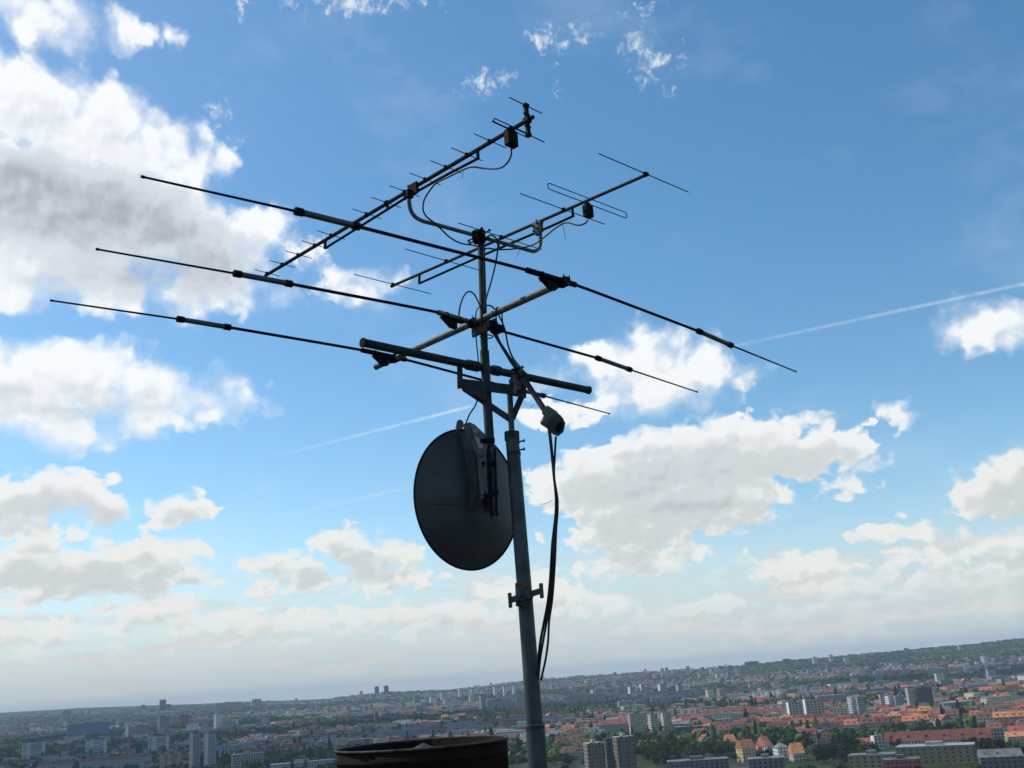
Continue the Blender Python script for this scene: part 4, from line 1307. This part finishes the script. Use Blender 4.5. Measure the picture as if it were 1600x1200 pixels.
for i, (a, b, c, d) in enumerate([(982, 991, 1074, 1086), (1009, 1018, 1072, 1085), (1029, 1041, 1070, 1083), (1057, 1068, 1071, 1083), (1000, 1006, 1069, 1080)]):
    B('tower_block', 'distant slab block with sunlit white ends, right of the cables', 'tower block', a, b, c, d, 'tan', yaw=30, end='white', group='white-ended slab blocks in a row')
B('apartment_block', 'wide brownish slab, left part of the stepped tan group above the trees', 'apartment block', 984, 1013, 1117, 1151, 'tan', yaw=10)
B('tower_block', 'sunlit tan slab in the middle of the stepped group', 'tower block', 1015, 1031, 1118, 1153, 'cream', yaw=22, strips=2)
B('tower_block', 'tan slab with many windows at the right end of the stepped group', 'tower block', 1035, 1051, 1115, 1145, 'cream', yaw=16, strips=3)
B('long_building', 'dim long building with a dull red roof left of the stepped tan group', 'building', 936, 982, 1126, 1152, 'grey', 'red', yaw=4, style='gable', rise=.25)
B('long_building', 'long dark low building right below the stepped tan group', 'building', 1057, 1100, 1136, 1153, 'dark', 'grey', yaw=-6)
B('tower_block', 'near brown grey tower, left of the two at the bottom edge', 'tower block', 916, 948, 1165, 1222, 'taupe', 'pale', yaw=14, strips=2)
B('tower_block', 'near brown grey tower, right of the two at the bottom edge', 'tower block', 963, 997, 1157, 1222, 'taupe', 'pale', yaw=14, strips=2)
B('link_block', 'dark recessed block between the two near brown grey towers', 'apartment block', 949, 963, 1160, 1218, 'dark', yaw=14)
B('terrace', 'long terrace with bright red tiled roof, left wing with a low step', 'terrace', 1060, 1102, 1119, 1133, 'pink', 'red', yaw=-10, style='gable', rise=.5)
B('terrace', 'long terrace with bright red tiled roof in the middle of the row above the trees', 'terrace', 1102, 1186, 1107, 1127, 'grey', 'red', yaw=-6, style='gable', rise=.45)
B('terrace', 'red roofed terrace wing ending at the white towers', 'terrace', 1188, 1222, 1108, 1124, 'pink', 'red', yaw=4, style='gable', rise=.5)
B('apartment_block', 'tan slab with a white left end, left half of a joined pair', 'apartment block', 1234, 1259, 1099, 1133, 'sand', yaw=10, end='white')
B('apartment_block', 'tan slab with a white left end, taller right half of a joined pair', 'apartment block', 1261, 1292, 1095, 1136, 'sand', yaw=10, end='white')
B('tower_block', 'bright white ribbed narrow tower, tallest of the white group', 'tower block', 1329, 1341, 1090, 1127, 'white', yaw=34, strips=3)
B('tower_block', 'plain pale grey tower joined to the right of the ribbed white tower', 'tower block', 1343, 1356, 1091, 1128, 'grey', 'pale', yaw=12)
B('podium', 'pale low podium between the two white towers', 'building', 1352, 1384, 1113, 1127, 'grey', 'pale', yaw=6)
B('tower_block', 'shaded tan grey tower behind the second white tower', 'tower block', 1377, 1387, 1086, 1111, 'tan', yaw=14)
B('tower_block', 'white ribbed tower with a plain grey right half', 'tower block', 1386, 1400, 1088, 1111, 'white', yaw=30, strips=3)
B('tower_block', 'plain light grey slab joined to the second white ribbed tower', 'tower block', 1401, 1416, 1089, 1111, 'grey', 'pale', yaw=8)
B('office_building', 'low dark glassy slab below the second white tower', 'building', 1385, 1423, 1112, 1126, 'dark', yaw=4)
B('tower_block', 'tan ended tower left of the dark slab', 'tower block', 1421, 1434, 1077, 1112, 'tan', yaw=18, end='pale')
B('tower_block', 'broad dark slab tower, rightmost high building', 'tower block', 1436, 1461, 1076, 1111, 'dark', yaw=8)
B('barracks', 'very long building with a plain deep red roof in the right foreground', 'building', 1388, 1546, 1141, 1163, 'cream', 'deepred', yaw=-3, style='gable', rise=.62, depth=30)
B('hipped_house', 'large house with a brown red hipped roof above the long deep red roof', 'house', 1448, 1500, 1109, 1128, 'cream', 'red', yaw=-8, style='hip', rise=.6)
B('villa', 'orange walled villa with a small tower right of the dark slab', 'villa', 1493, 1512, 1092, 1106, 'yellow', 'orange', yaw=12, style='hip', rise=.4)
B('house', 'house with an orange roof beside the small tan tower', 'house', 1337, 1366, 1154, 1172, 'cream', 'orange', yaw=8, style='gable', rise=.55)
B('stair_tower', 'small tan tower with a white left edge among the foreground roofs', 'tower', 1366, 1384, 1152, 1180, 'tan', 'pale', yaw=18, end='white')
B('school', 'yellow building with rows of windows at the right edge', 'building', 1576, 1640, 1143, 1168, 'yellow', 'orange', yaw=8, style='gable', rise=.25, depth=20)
B('long_building', 'long tan building with a pale flat roof in the right foreground', 'building', 1408, 1524, 1166, 1190, 'ochre', 'pale', yaw=-4, depth=22)
B('annex', 'tan annex with a pale roof left of the long tan building', 'building', 1330, 1404, 1180, 1204, 'ochre', 'grey', yaw=-8, depth=18)
B('hall', 'crimson clad hall at the bottom edge below the long tan building', 'hall', 1386, 1440, 1188, 1214, 'red', 'felt', yaw=0, depth=18)
B('workshop', 'grey workshop with pale roof at the bottom right corner', 'workshop', 1535, 1600, 1172, 1206, 'dim', 'grey', yaw=4, style='gable', rise=.3, depth=20)
B('flat_building', 'long pale grey flat-roofed building at the bottom edge under the orange roofs', 'building', 1045, 1140, 1189, 1214, 'dim', 'grey', yaw=2, depth=18)
B('flat_building', 'pale flat-roofed building at the bottom edge, right piece beyond a tree', 'building', 1172, 1228, 1186, 1212, 'dim', 'grey', yaw=2, depth=18)
B('town_house', 'yellow house with a bright orange roof above the pale flat building', 'house', 1152, 1183, 1157, 1190, 'yellow', 'orange', yaw=26, style='gable', rise=.36, depth=14)
B('town_house', 'white gabled house front between two orange roofs', 'house', 1178, 1194, 1167, 1188, 'white', 'orange', yaw=-30, style='gable', rise=.3, depth=12)
B('town_house', 'house with the largest bright orange roof slope, right of the white gable', 'house', 1184, 1208, 1152, 1180, 'cream', 'orange', yaw=40, style='gable', rise=.5, depth=16)
B('town_house', 'cream house with an orange roof, leftmost of the foreground houses', 'house', 1132, 1153, 1149, 1175, 'cream', 'orange', yaw=22, style='gable', rise=.4, depth=14)
B('town_house', 'white house with a grey hipped roof right of the orange roofs', 'house', 1210, 1236, 1163, 1188, 'white', 'grey', yaw=20, style='hip', rise=.25, depth=14)
B('town_house', 'house with a salmon orange roof beside the dark trees', 'house', 1234, 1259, 1163, 1190, 'cream', 'orange', yaw=16, style='gable', rise=.55, depth=15)
B('town_house', 'narrow white house left of the foreground orange roofs', 'house', 1117, 1130, 1157, 1174, 'white', 'brown', yaw=24, style='gable', rise=.3, depth=12)
B('pavilion', 'small white twin-peaked pavilion in front of the hipped house', 'pavilion', 1495, 1508, 1112, 1124, 'white', 'pale', yaw=20, style='gable', rise=.6, depth=8)
for i, (a, b, c, d) in enumerate([(1122, 1129, 1041, 1048), (1137, 1144, 1041, 1047), (1096, 1101, 1043, 1050), (1164, 1186, 1034, 1041), (1223, 1236, 1030, 1037)]):
    B('apartment_block', 'dark far-off block breaking the skyline right of the mast', 'apartment block', a, b, c, d, 'dark', yaw=15, group='dark skyline blocks right of the mast')
for i, (a, b, c, d) in enumerate([(1270, 1277, 1027, 1037), (1296, 1303, 1024, 1034), (1319, 1327, 1027, 1034), (1382, 1386, 1035, 1042), (1525, 1531, 1034, 1042)]):
    B('apartment_block', 'pale far-off block on the dark ridge at right', 'apartment block', a, b, c, d, 'white', yaw=15, group='pale blocks on the dark ridge')

# ------------------------------------------------------------------ terraced houses in the old quarter
def house_meshes(w, dp, h, rh, hip):
    a = MB(); local_box(a, -w / 2, w / 2, -dp / 2, dp / 2, 0, h)
    b = MB(); e = 0.4; hp = dp * 0.4 if hip else 0
    v = [(-w / 2 - (e if hip else .02), -dp / 2 - e, h - .1), (w / 2 + (e if hip else .02), -dp / 2 - e, h - .1), (w / 2 + (e if hip else .02), dp / 2 + e, h - .1), (-w / 2 - (e if hip else .02), dp / 2 + e, h - .1),
         (-w / 2 + hp, 0, h + rh), (w / 2 - hp, 0, h + rh)]
    b.add(v, [[0, 1, 5, 4], [2, 3, 4, 5], [1, 2, 5], [3, 0, 4], [0, 3, 2, 1]])
    for x in (-w * .22, w * .2):
        local_box(b, x - 0.8, x + 0.8, -dp * .36, -dp * .12, h + rh * .2, h + rh * .6)
    c = MB(); local_box(c, w * .3 - .5, w * .3 + .5, .3, 1.5, h + rh * .5, h + rh + 1.4)
    def M(mbx, nm):
        me = bpy.data.meshes.new(nm); me.from_pydata(mbx.v, [], mbx.f); return me
    return M(a, 'wall'), M(b, 'roof'), M(c, 'chimney')
SIZES = [(13, 12, 10, 5, False), (16, 13, 12, 5.5, False), (11, 11, 8, 4.5, False), (22, 13, 11, 5.5, False), (13, 12, 8, 4.5, True), (18, 14, 13, 4.5, True)]
VAR = {}
GROUPS = {'red': ('terraced house with a dark red tiled roof in the dense town', 'terraced houses with dark red roofs'),
          'orange': ('terraced house with a sunlit orange tiled roof in the dense town', 'terraced houses with orange roofs'),
          'brown': ('old town house with a dull brown roof among trees and blocks', 'town houses with brown roofs'),
          'grey': ('old town house with a grey roof among trees and blocks', 'town houses with grey roofs')}
def house(i, x, y, yaw, wall, roof):
    key = (i, wall, roof)
    if key not in VAR:
        ms_ = house_meshes(*SIZES[i])
        for me, m_ in zip(ms_, (WALLS[wall], ROOFS[roof], PLAIN['pale'])): me.materials.append(m_)
        VAR[key] = ms_
    lb, gp = GROUPS[roof]
    t = thing('terraced_house' if roof in ('red', 'orange') else 'town_house', (x, y, tz(x, y) - .3), lb, 'house', gp)
    t.rotation_euler = (0, 0, yaw)
    near = math.hypot(x, y) < 1250
    for me, nm in zip(VAR[key], ('wall', 'roof', 'chimney')):
        if nm == 'chimney' and not near: continue
        o = bpy.data.objects.new(nm, me); COL.objects.link(o); o.parent = t
    foot.append((x, y, SIZES[i][0] * .5))


count = 0
def terrace_row(cx, cy, ang, n, walls, roofs):
    """houses side by side along a street"""
    global count
    x, y = cx, cy
    ca, sa = math.cos(ang), math.sin(ang)
    for k in range(n):
        i = random.choice([0, 0, 1, 1, 2, 3, 5])
        w = SIZES[i][0]
        x += ca * w / 2; y += sa * w / 2
        if free(x, y, 4.5) and count < 290:
            house(i, x, y, ang, random.choice(walls), random.choice(roofs)); count += 1
            foot[-1] = (x, y, 5.5)
        x += ca * w / 2; y += sa * w / 2


RED = ['red', 'red', 'orange', 'brown', 'red', 'brown', 'orange']
DIM = ['brown', 'grey', 'grey', 'brown', 'red']
WL = ['cream', 'yellow', 'tan', 'white', 'pink', 'cream']
for (px, py, n) in [(1215, 1128, 6), (1290, 1141, 7), (1340, 1138, 7), (1240, 1146, 7), (1300, 1150, 6), (1200, 1150, 5), (1350, 1147, 6), (1420, 1136, 6), (1480, 1133, 6), (1530, 1140, 6), (1560, 1130, 6), (1240, 1155, 5), (1280, 1158, 4),
                    (1400, 1131, 6), (1350, 1131, 6), (1085, 1160, 3), (1100, 1150, 4), (1150, 1146, 5), (1190, 1140, 5), (1540, 1120, 5), (1590, 1112, 5), (1510, 1090, 5), (1560, 1098, 5), (1580, 1165, 3), (1100, 1170, 2), (1545, 1155, 4), (1460, 1168, 2),
                    (1560, 1083, 5), (1470, 1086, 5), (1590, 1078, 5), (1255, 1166, 2), (1210, 1140, 5)]:
    g = ground_at(px, py)
    terrace_row(g.x, g.y, rad(random.choice([-12, -4, 6, 12, 70, -70])) - math.atan2(g.x, g.y), n, WL, RED)
for (px, py, n) in [(600, 1128, 6), (640, 1122, 6), (560, 1130, 5), (690, 1128, 5), (430, 1135, 5), (400, 1140, 5), (470, 1146, 5), (120, 1172, 4), (200, 1165, 4), (300, 1145, 4), (380, 1165, 4), (460, 1165, 5), (520, 1150, 4), (100, 1160, 4), (40, 1150, 4),
                    (720, 1135, 4), (780, 1140, 4), (870, 1135, 4), (900, 1145, 4), (870, 1175, 3), (890, 1160, 3), (440, 1180, 3), (480, 1182, 3), (20, 1180, 3), (190, 1175, 3), (360, 1150, 4), (660, 1112, 5), (620, 1113, 5), (880, 1190, 3), (820, 1165, 2), (1010, 1165, 2)]:
    g = ground_at(px, py)
    terrace_row(g.x, g.y, rad(random.choice([-12, -4, 6, 12, 60, -60])) - math.atan2(g.x, g.y), n, ['cream', 'grey', 'tan', 'pink', 'brown', 'white'], DIM if not 540 < px < 700 else ['red', 'brown', 'orange', 'grey'])

# ------------------------------------------------------------------ the rest of the town out to the hills: far too many to tell apart
def scatter(n, dmin, dmax, a0, a1, power=0.0):
    u = rng.random(n)
    D = dmin * (dmax / dmin) ** u
    A = rng.uniform(rad(a0), rad(a1), n)
    return D * np.sin(A), D * np.cos(A), D


def district(x, y):
    D = np.hypot(x, y)
    a = np.arctan2(x, y) * 57.3
    return np.sin(x / 520 + 2 + .6 * np.sin(y / 300)) * np.cos(D / 330 + 1 + a * .05) + 0.5 * np.sin(x / 210 + y / 260) + 0.35 * np.cos(x / 900 - 1)


def far_town():
    N = 15000
    x, y, D = scatter(N, 1500, 9000, -31, 30)
    # districts: houses stand in rows along streets, woods and gardens take the rest
    cx_, cy_ = np.floor(x / 430), np.floor(y / 390)
    fi = np.radians((cx_ * 37 + cy_ * 61) % 80 - 40)
    u = x * np.cos(fi) + y * np.sin(fi); v = -x * np.sin(fi) + y * np.cos(fi)
    v = np.round(v / 34) * 34 + rng.normal(0, 1.5, N)
    x, y = u * np.cos(fi) - v * np.sin(fi), u * np.sin(fi) + v * np.cos(fi)
    D = np.hypot(x, y)
    dens = district(x, y)
    ridge = (np.arctan2(x, y) > rad(11)) & (D > 4600)
    keep = (dens > rng.random(N) * 0.6 - 0.15) & ~(ridge & (rng.random(N) < 0.93))
    F = np.array(foot); 
    x, y, D = x[keep], y[keep], D[keep]
    ok = np.ones(len(x), bool)
    for a, b, c in F:
        ok &= (x - a) ** 2 + (y - b) ** 2 > (c + 8) ** 2
    x, y, D = x[ok], y[ok], D[ok]
    z = terrain(x, y) - 0.5
    big = rng.random(len(x)) < np.where(D < 2600, 0.05, 0.10)
    w = np.where(big, rng.uniform(22, 60, len(x)), rng.uniform(9, 24, len(x)))
    d = np.where(big, 13.0, rng.uniform(9, 13, len(x)))
    tall = big & (rng.random(len(x)) < 0.35) & (D > 2600)
    w = np.where(tall, 18, w)
    h = np.where(tall, rng.uniform(22, 36, len(x)), np.where(big, rng.uniform(9, 20, len(x)), rng.uniform(5, 10, len(x))))
    rh = np.where(big, 0.6, rng.uniform(3, 5, len(x)))
    dist_ang = (np.floor(x / 420) * 37 + np.floor(y / 380) * 61)
    yaw = np.radians((np.floor(x / 430) * 37 + np.floor(y / 390) * 61) % 80 - 40) + (rng.random(len(x)) < 0.12) * 1.57
    V, Fc, T, MI = [], [], [], []
    nwall, nroof = 7, 5
    for i in range(len(x)):
        c_, s_ = math.cos(yaw[i]), math.sin(yaw[i])
        def P(a, b, zz): return (x[i] + a * c_ - b * s_, y[i] + a * s_ + b * c_, z[i] + zz)
        W, Q, hh_ = w[i] / 2, d[i] / 2, h[i]
        o = len(V)
        V += [P(-W, -Q, 0), P(W, -Q, 0), P(W, Q, 0), P(-W, Q, 0), P(-W, -Q, hh_), P(W, -Q, hh_), P(W, Q, hh_), P(-W, Q, hh_)]
        wm_ = int(rng.choice(7, p=[.08, .2, .2, .17, .15, .08, .12]))
        for f in ([0, 1, 5, 4], [1, 2, 6, 5], [2, 3, 7, 6], [3, 0, 4, 7]):
            Fc += [o + k for k in f]; T.append(4); MI.append(wm_)
        right = x[i] / y[i] > -0.05
        rm = (7 + (3 if rng.random() < 0.5 else 4)) if big[i] else 7 + int(rng.choice(4, p=([.12, .06, .42, .40] if D[i] < 2300 else [.06, .04, .46, .44]) if right else [.09, .03, .38, .50]))
        if big[i]:
            V += [P(-W - .3, -Q - .3, hh_ + .4), P(W + .3, -Q - .3, hh_ + .4), P(W + .3, Q + .3, hh_ + .4), P(-W - .3, Q + .3, hh_ + .4), P(-W - .3, -Q - .3, hh_), P(W + .3, -Q - .3, hh_)]
            Fc += [o + 8, o + 9, o + 10, o + 11]; T.append(4); MI.append(rm)
            Fc += [o + 12, o + 13, o + 9, o + 8]; T.append(4); MI.append(rm)
        else:
            e = .4
            V += [P(-W - e, -Q - e, hh_ - .1), P(W + e, -Q - e, hh_ - .1), P(W + e, Q + e, hh_ - .1), P(-W - e, Q + e, hh_ - .1), P(-W, 0, hh_ + rh[i]), P(W, 0, hh_ + rh[i])]
            for f in ([8, 9, 13, 12], [10, 11, 12, 13]):
                Fc += [o + k for k in f]; T.append(4); MI.append(rm)
            for f in ([9, 10, 13], [11, 8, 12]):
                Fc += [o + k for k in f]; T.append(3); MI.append(rm)
    mats_ = [WALLS[k] for k in ('white', 'grey', 'tan', 'pink', 'cream', 'blue', 'green')] + [ROOFS[k] for k in ('red', 'orange', 'brown', 'grey', 'pale')]
    o = fast_mesh('distant_town', np.array(V), np.array(Fc), np.array(T), mats_, np.array(MI))
    tag(o, 'countless small far-off houses and blocks spread out to the hills', 'distant town', kind='stuff')
    return x, y


fx_, fy_ = far_town()


# ------------------------------------------------------------------ trees
def leaf_mat(name, c):
    return mat(name, c, 0.9, 0, 0.3, 0.35, objrand=0.42, spec=0.15)
LEAF = [leaf_mat('dark_foliage', (0.022, 0.042, 0.017)), leaf_mat('mid_foliage', (0.060, 0.095, 0.026)), leaf_mat('fresh_foliage', (0.095, 0.135, 0.036))]
BARK = mat('bark', (0.08, 0.06, 0.045), 0.9, 0, 0.2, 2)


def crown_mesh(seed, Hh, R):
    r = random.Random(seed)
    mb = MB()
    lobes = [(Vector((r.gauss(0, R * .42), r.gauss(0, R * .42), Hh * (.38 + .5 * r.random()))), R * r.uniform(.38, .62)) for _ in range(9)]
    for c, q in lobes:
        for _ in range(60):
            v = Vector((r.gauss(0, 1), r.gauss(0, 1), r.gauss(0, 1))).normalized()
            p = c + v * q * r.uniform(.7, 1.08)
            s = r.uniform(.45, 1.0) * R * .16
            nrm = (v + Vector((r.gauss(0, .5), r.gauss(0, .5), r.gauss(0, .5)))).normalized()
            a = nrm.orthogonal().normalized(); b = nrm.cross(a)
            t = r.random() * 3
            a, b = a * math.cos(t) + b * math.sin(t), b * math.cos(t) - a * math.sin(t)
            mb.add([p + a * s, p + b * s * .8 + nrm * s * .3, p - a * s * .9, p - b * s], [[0, 1, 2, 3]])
    me = bpy.data.meshes.new('crown'); me.from_pydata([tuple(v) for v in mb.v], [], mb.f)
    return me


def trunk_mesh(seed, Hh, R):
    r = random.Random(seed); mb = MB()
    mb.tube([(0, 0, -.5), (0.1, 0, Hh * .3), (0.2, .1, Hh * .7)], [.35, .27, .1], 7)
    for k in range(4):
        t = r.random() * 6.28
        mb.tube([(0.1, 0, Hh * (.28 + .06 * k)), (math.cos(t) * R * .3, math.sin(t) * R * .3, Hh * .55), (math.cos(t) * R * .6, math.sin(t) * R * .6, Hh * .7)], [.16, .1, .04], 5)
    me = bpy.data.meshes.new('trunk'); me.from_pydata([tuple(v) for v in mb.v], [], mb.f); me.materials.append(BARK)
    return me
TREES = []
for k in range(9):
    Hh, R = [(11, 4.6), (14, 5.4), (9, 4.0)][k % 3]
    cm = crown_mesh(k, Hh, R); cm.materials.append(LEAF[k % 3 if k < 6 else 0])
    TREES.append((cm, trunk_mesh(k, Hh, R)))
TG = [('dark leafy tree in the town below', 'dark leafy trees'), ('mid-green leafy tree in the town below', 'mid-green leafy trees'), ('fresh green leafy tree in the town below', 'fresh green leafy trees')]
tcount = 0
treefoot = []
def tree(x, y, k, s):
    global tcount
    lb, gp = TG[k % 3 if k < 6 else 0]
    t = thing('leafy_tree', (x, y, tz(x, y)), lb, 'tree', gp)
    t.rotation_euler = (0, 0, random.random() * 6.28); t.scale = (s, s, s * random.uniform(.85, 1.15))
    for me, nm in zip(TREES[k], ('crown', 'trunk')):
        o = bpy.data.objects.new(nm, me); COL.objects.link(o); o.parent = t
    tcount += 1
    treefoot.append((x, y))
# clusters seen in the photograph: centre, spread, number, tone
for (px, py, sx_, sy_, n, tone) in [(1035, 1185, 36, 12, 44, 1), (1015, 1170, 14, 8, 10, 1), (1060, 1172, 16, 6, 10, 2), (1300, 1188, 34, 10, 34, 0), (1330, 1175, 14, 12, 14, 0), (1402, 1170, 16, 5, 12, 0), (1530, 1168, 16, 10, 14, 0), (1135, 1185, 20, 5, 12, 1),
                                   (1560, 1185, 30, 8, 12, 0), (880, 1195, 16, 5, 10, 2), (1200, 1196, 12, 4, 6, 0), (1475, 1160, 40, 4, 14, 1), (1360, 1195, 12, 5, 7, 1), (1260, 1172, 10, 6, 6, 0), (1090, 1190, 14, 5, 8, 1), (1590, 1195, 20, 5, 6, 0), (1105, 1180, 30, 8, 10, 1)]:
    for _ in range(n):
        g = ground_at(px + random.gauss(0, sx_ * .5), py + random.gauss(0, sy_ * .5))
        if free(g.x, g.y, -1.0):
            tree(g.x, g.y, random.choice([tone, tone, tone + 3, random.randrange(9)]), random.uniform(.7, 1.15))
tries = 0
while tcount < 296 and tries < 4000:
    tries += 1
    D = random.uniform(620, 1350); A = rad(random.uniform(-1, 28)) if random.random() < .75 else rad(random.uniform(-28, 28))
    if A < 0: D = random.uniform(1000, 1700)
    x, y = D * math.sin(A), D * math.cos(A)
    if free(x, y, -1): tree(x, y, random.choice([0, 0, 3, 6, 1, 4, 2]), random.uniform(.6, 1.0))


def woodland():
    """the trees beyond, merged into one leafy mass"""
    out = []
    F = np.array(foot)
    specs_ = [(19000, 1150, 3200), (21000, 3200, 9000)]
    ico_v, ico_f = None, None
    import bmesh
    def ico(sub):
        bm = bmesh.new(); bmesh.ops.create_icosphere(bm, subdivisions=sub, radius=1.0)
        v = np.array([p.co[:] for p in bm.verts]); f = np.array([[q.index for q in p.verts] for p in bm.faces]); bm.free(); return v, f
    VS, FS, MI = [], [], []
    base_i = 0
    for si, (N, d0, d1) in enumerate(specs_):
        x, y, D = scatter(N, d0, d1, -32, 31)
        dens = district(x, y)
        keep = (dens < rng.random(N) * 0.9 - 0.2) | (rng.random(N) < 0.32)
        ridge = (np.arctan2(x, y) > rad(11)) & (D > 4600)
        keep |= ridge
        x, y, D = x[keep], y[keep], D[keep]
        ok = np.ones(len(x), bool)
        for a, b, c in F:
            ok &= (x - a) ** 2 + (y - b) ** 2 > (c * .8) ** 2
        # leave the meadows open
        zz = terrain(x, y)
        rel = np.stack([x, y, zz - H], -1); dep = rel @ fwv
        px_, py_ = 800 + FPX * (rel @ rtv) / dep, 600 - FPX * (rel @ upv) / dep
        for (a, b, w) in FIELDS:
            t = (px_ - a[0]) / (b[0] - a[0])
            ok &= ~((t > 0) & (t < 1) & (np.abs(py_ - (a[1] + (b[1] - a[1]) * t)) < w))
        x, y, D, zz = x[ok], y[ok], D[ok], zz[ok]
        iv, if_ = ico(2 if si == 0 else 1)
        n = len(x)
        R = rng.uniform(3.2, 6.5, n) * (1 if si == 0 else 1.7)
        hh_ = R * rng.uniform(.8, 1.35, n) * (1 if si == 0 else .38)
        poplar = rng.random(n) < (.04 if si == 0 else 0)
        hh_ = np.where(poplar, R * 2.2, hh_); Rx = np.where(poplar, R * .5, R)
        jit = 1 + rng.normal(0, .2, (n, len(iv), 1))
        P = iv[None] * jit * np.stack([Rx, Rx, hh_], -1)[:, None, :]
        P += np.stack([x, y, zz + hh_ * .75], -1)[:, None, :]
        VS.append(P.reshape(-1, 3))
        FS.append((if_[None] + (np.arange(n) * len(iv))[:, None, None]).reshape(-1, 3) + base_i)
        base_i += n * len(iv)
        MI.append(np.repeat(rng.choice(3, n, p=[.55, .33, .12]), len(if_)))
    Vv, Ff, Mm = np.concatenate(VS), np.concatenate(FS), np.concatenate(MI)
    o = fast_mesh('distant_woodland', Vv, Ff.ravel(), np.full(len(Ff), 3), LEAF, Mm)
    tag(o, 'mass of far-off trees filling the gaps between the districts', 'woodland', kind='stuff')
woodland()

# ------------------------------------------------------------------ the air
hzb = MB(); local_box(hzb, -15200, 15200, -15200, 15200, -3, 200)
me = bpy.data.meshes.new('haze'); me.from_pydata(hzb.v, [], hzb.f)
hm = bpy.data.materials.new('haze_air'); hm.use_nodes = True
nt = hm.node_tree
for n_ in list(nt.nodes): nt.nodes.remove(n_)
vo = nt.nodes.new('ShaderNodeVolumePrincipled'); mo = nt.nodes.new('ShaderNodeOutputMaterial')
vo.inputs['Color'].default_value = (0.66, 0.84, 1.0, 1)
vo.inputs['Density'].default_value = 0.000062
vo.inputs['Anisotropy'].default_value = 0.0
nt.links.new(vo.outputs[0], mo.inputs['Volume'])
me.materials.append(hm)
ho = bpy.data.objects.new('haze', me); COL.objects.link(ho); tag(ho, kind='stuff')
# unseen cloud added high to the upper left, shading the left and far town
def shade_cloud_deck():
    import bmesh
    bm = bmesh.new(); bmesh.ops.create_icosphere(bm, subdivisions=3, radius=1.0)
    iv = np.array([p.co[:] for p in bm.verts]); if_ = np.array([[q.index for q in p.verts] for p in bm.faces]); bm.free()
    ZC = 6000.0
    off_ = np.array([math.sin(SUN_AZ), math.cos(SUN_AZ)]) * ZC / math.tan(SUN_EL)
    spots = [(-420, 1450, 230), (-900, 2000, 380), (-250, 2150, 300), (-1300, 2700, 450), (-600, 3000, 400), (-50, 3400, 380), (-1500, 3700, 400),
             (500, 3100, 260), (1300, 3500, 380), (1900, 3300, 320), (-120, 1250, 130), (-620, 1150, 130), (750, 2300, 140)]
    VS, FS = [], []
    for i, (x, y, r_) in enumerate(spots):
        for k in range(3):
            c = np.array([x + rng.normal(0, r_ * .35) + off_[0], y + rng.normal(0, r_ * .35) + off_[1], ZC + rng.normal(0, 40)])
            n3 = 1 + .16 * np.sin(iv[:, :1] * 5 + i) * np.cos(iv[:, 1:2] * 6 - k) + rng.normal(0, .03, (len(iv), 1))
            p = iv * n3 * np.array([r_ * .75, r_ * .75, r_ * .3]) + c
            FS.append(if_ + sum(len(v) for v in VS)); VS.append(p)
    cm_ = mat('cloud_white', (0.8, 0.8, 0.8), 1.0, 0, 0.02, 0.001, spec=0.0)
    FS = np.concatenate(FS)
    o = fast_mesh('shade_clouds', np.concatenate(VS), FS.ravel(), np.full(len(FS), 3), [cm_], None, True)
    tag(o, 'added bank of high white cloud out of view, shading the town', 'shade_clouds', kind='stuff')
shade_cloud_deck()
sc.cycles.volume_bounces = 0
sc.cycles.max_bounces = 5
sc.cycles.diffuse_bounces = 2
sc.cycles.glossy_bounces = 2
sc.cycles.transparent_max_bounces = 6
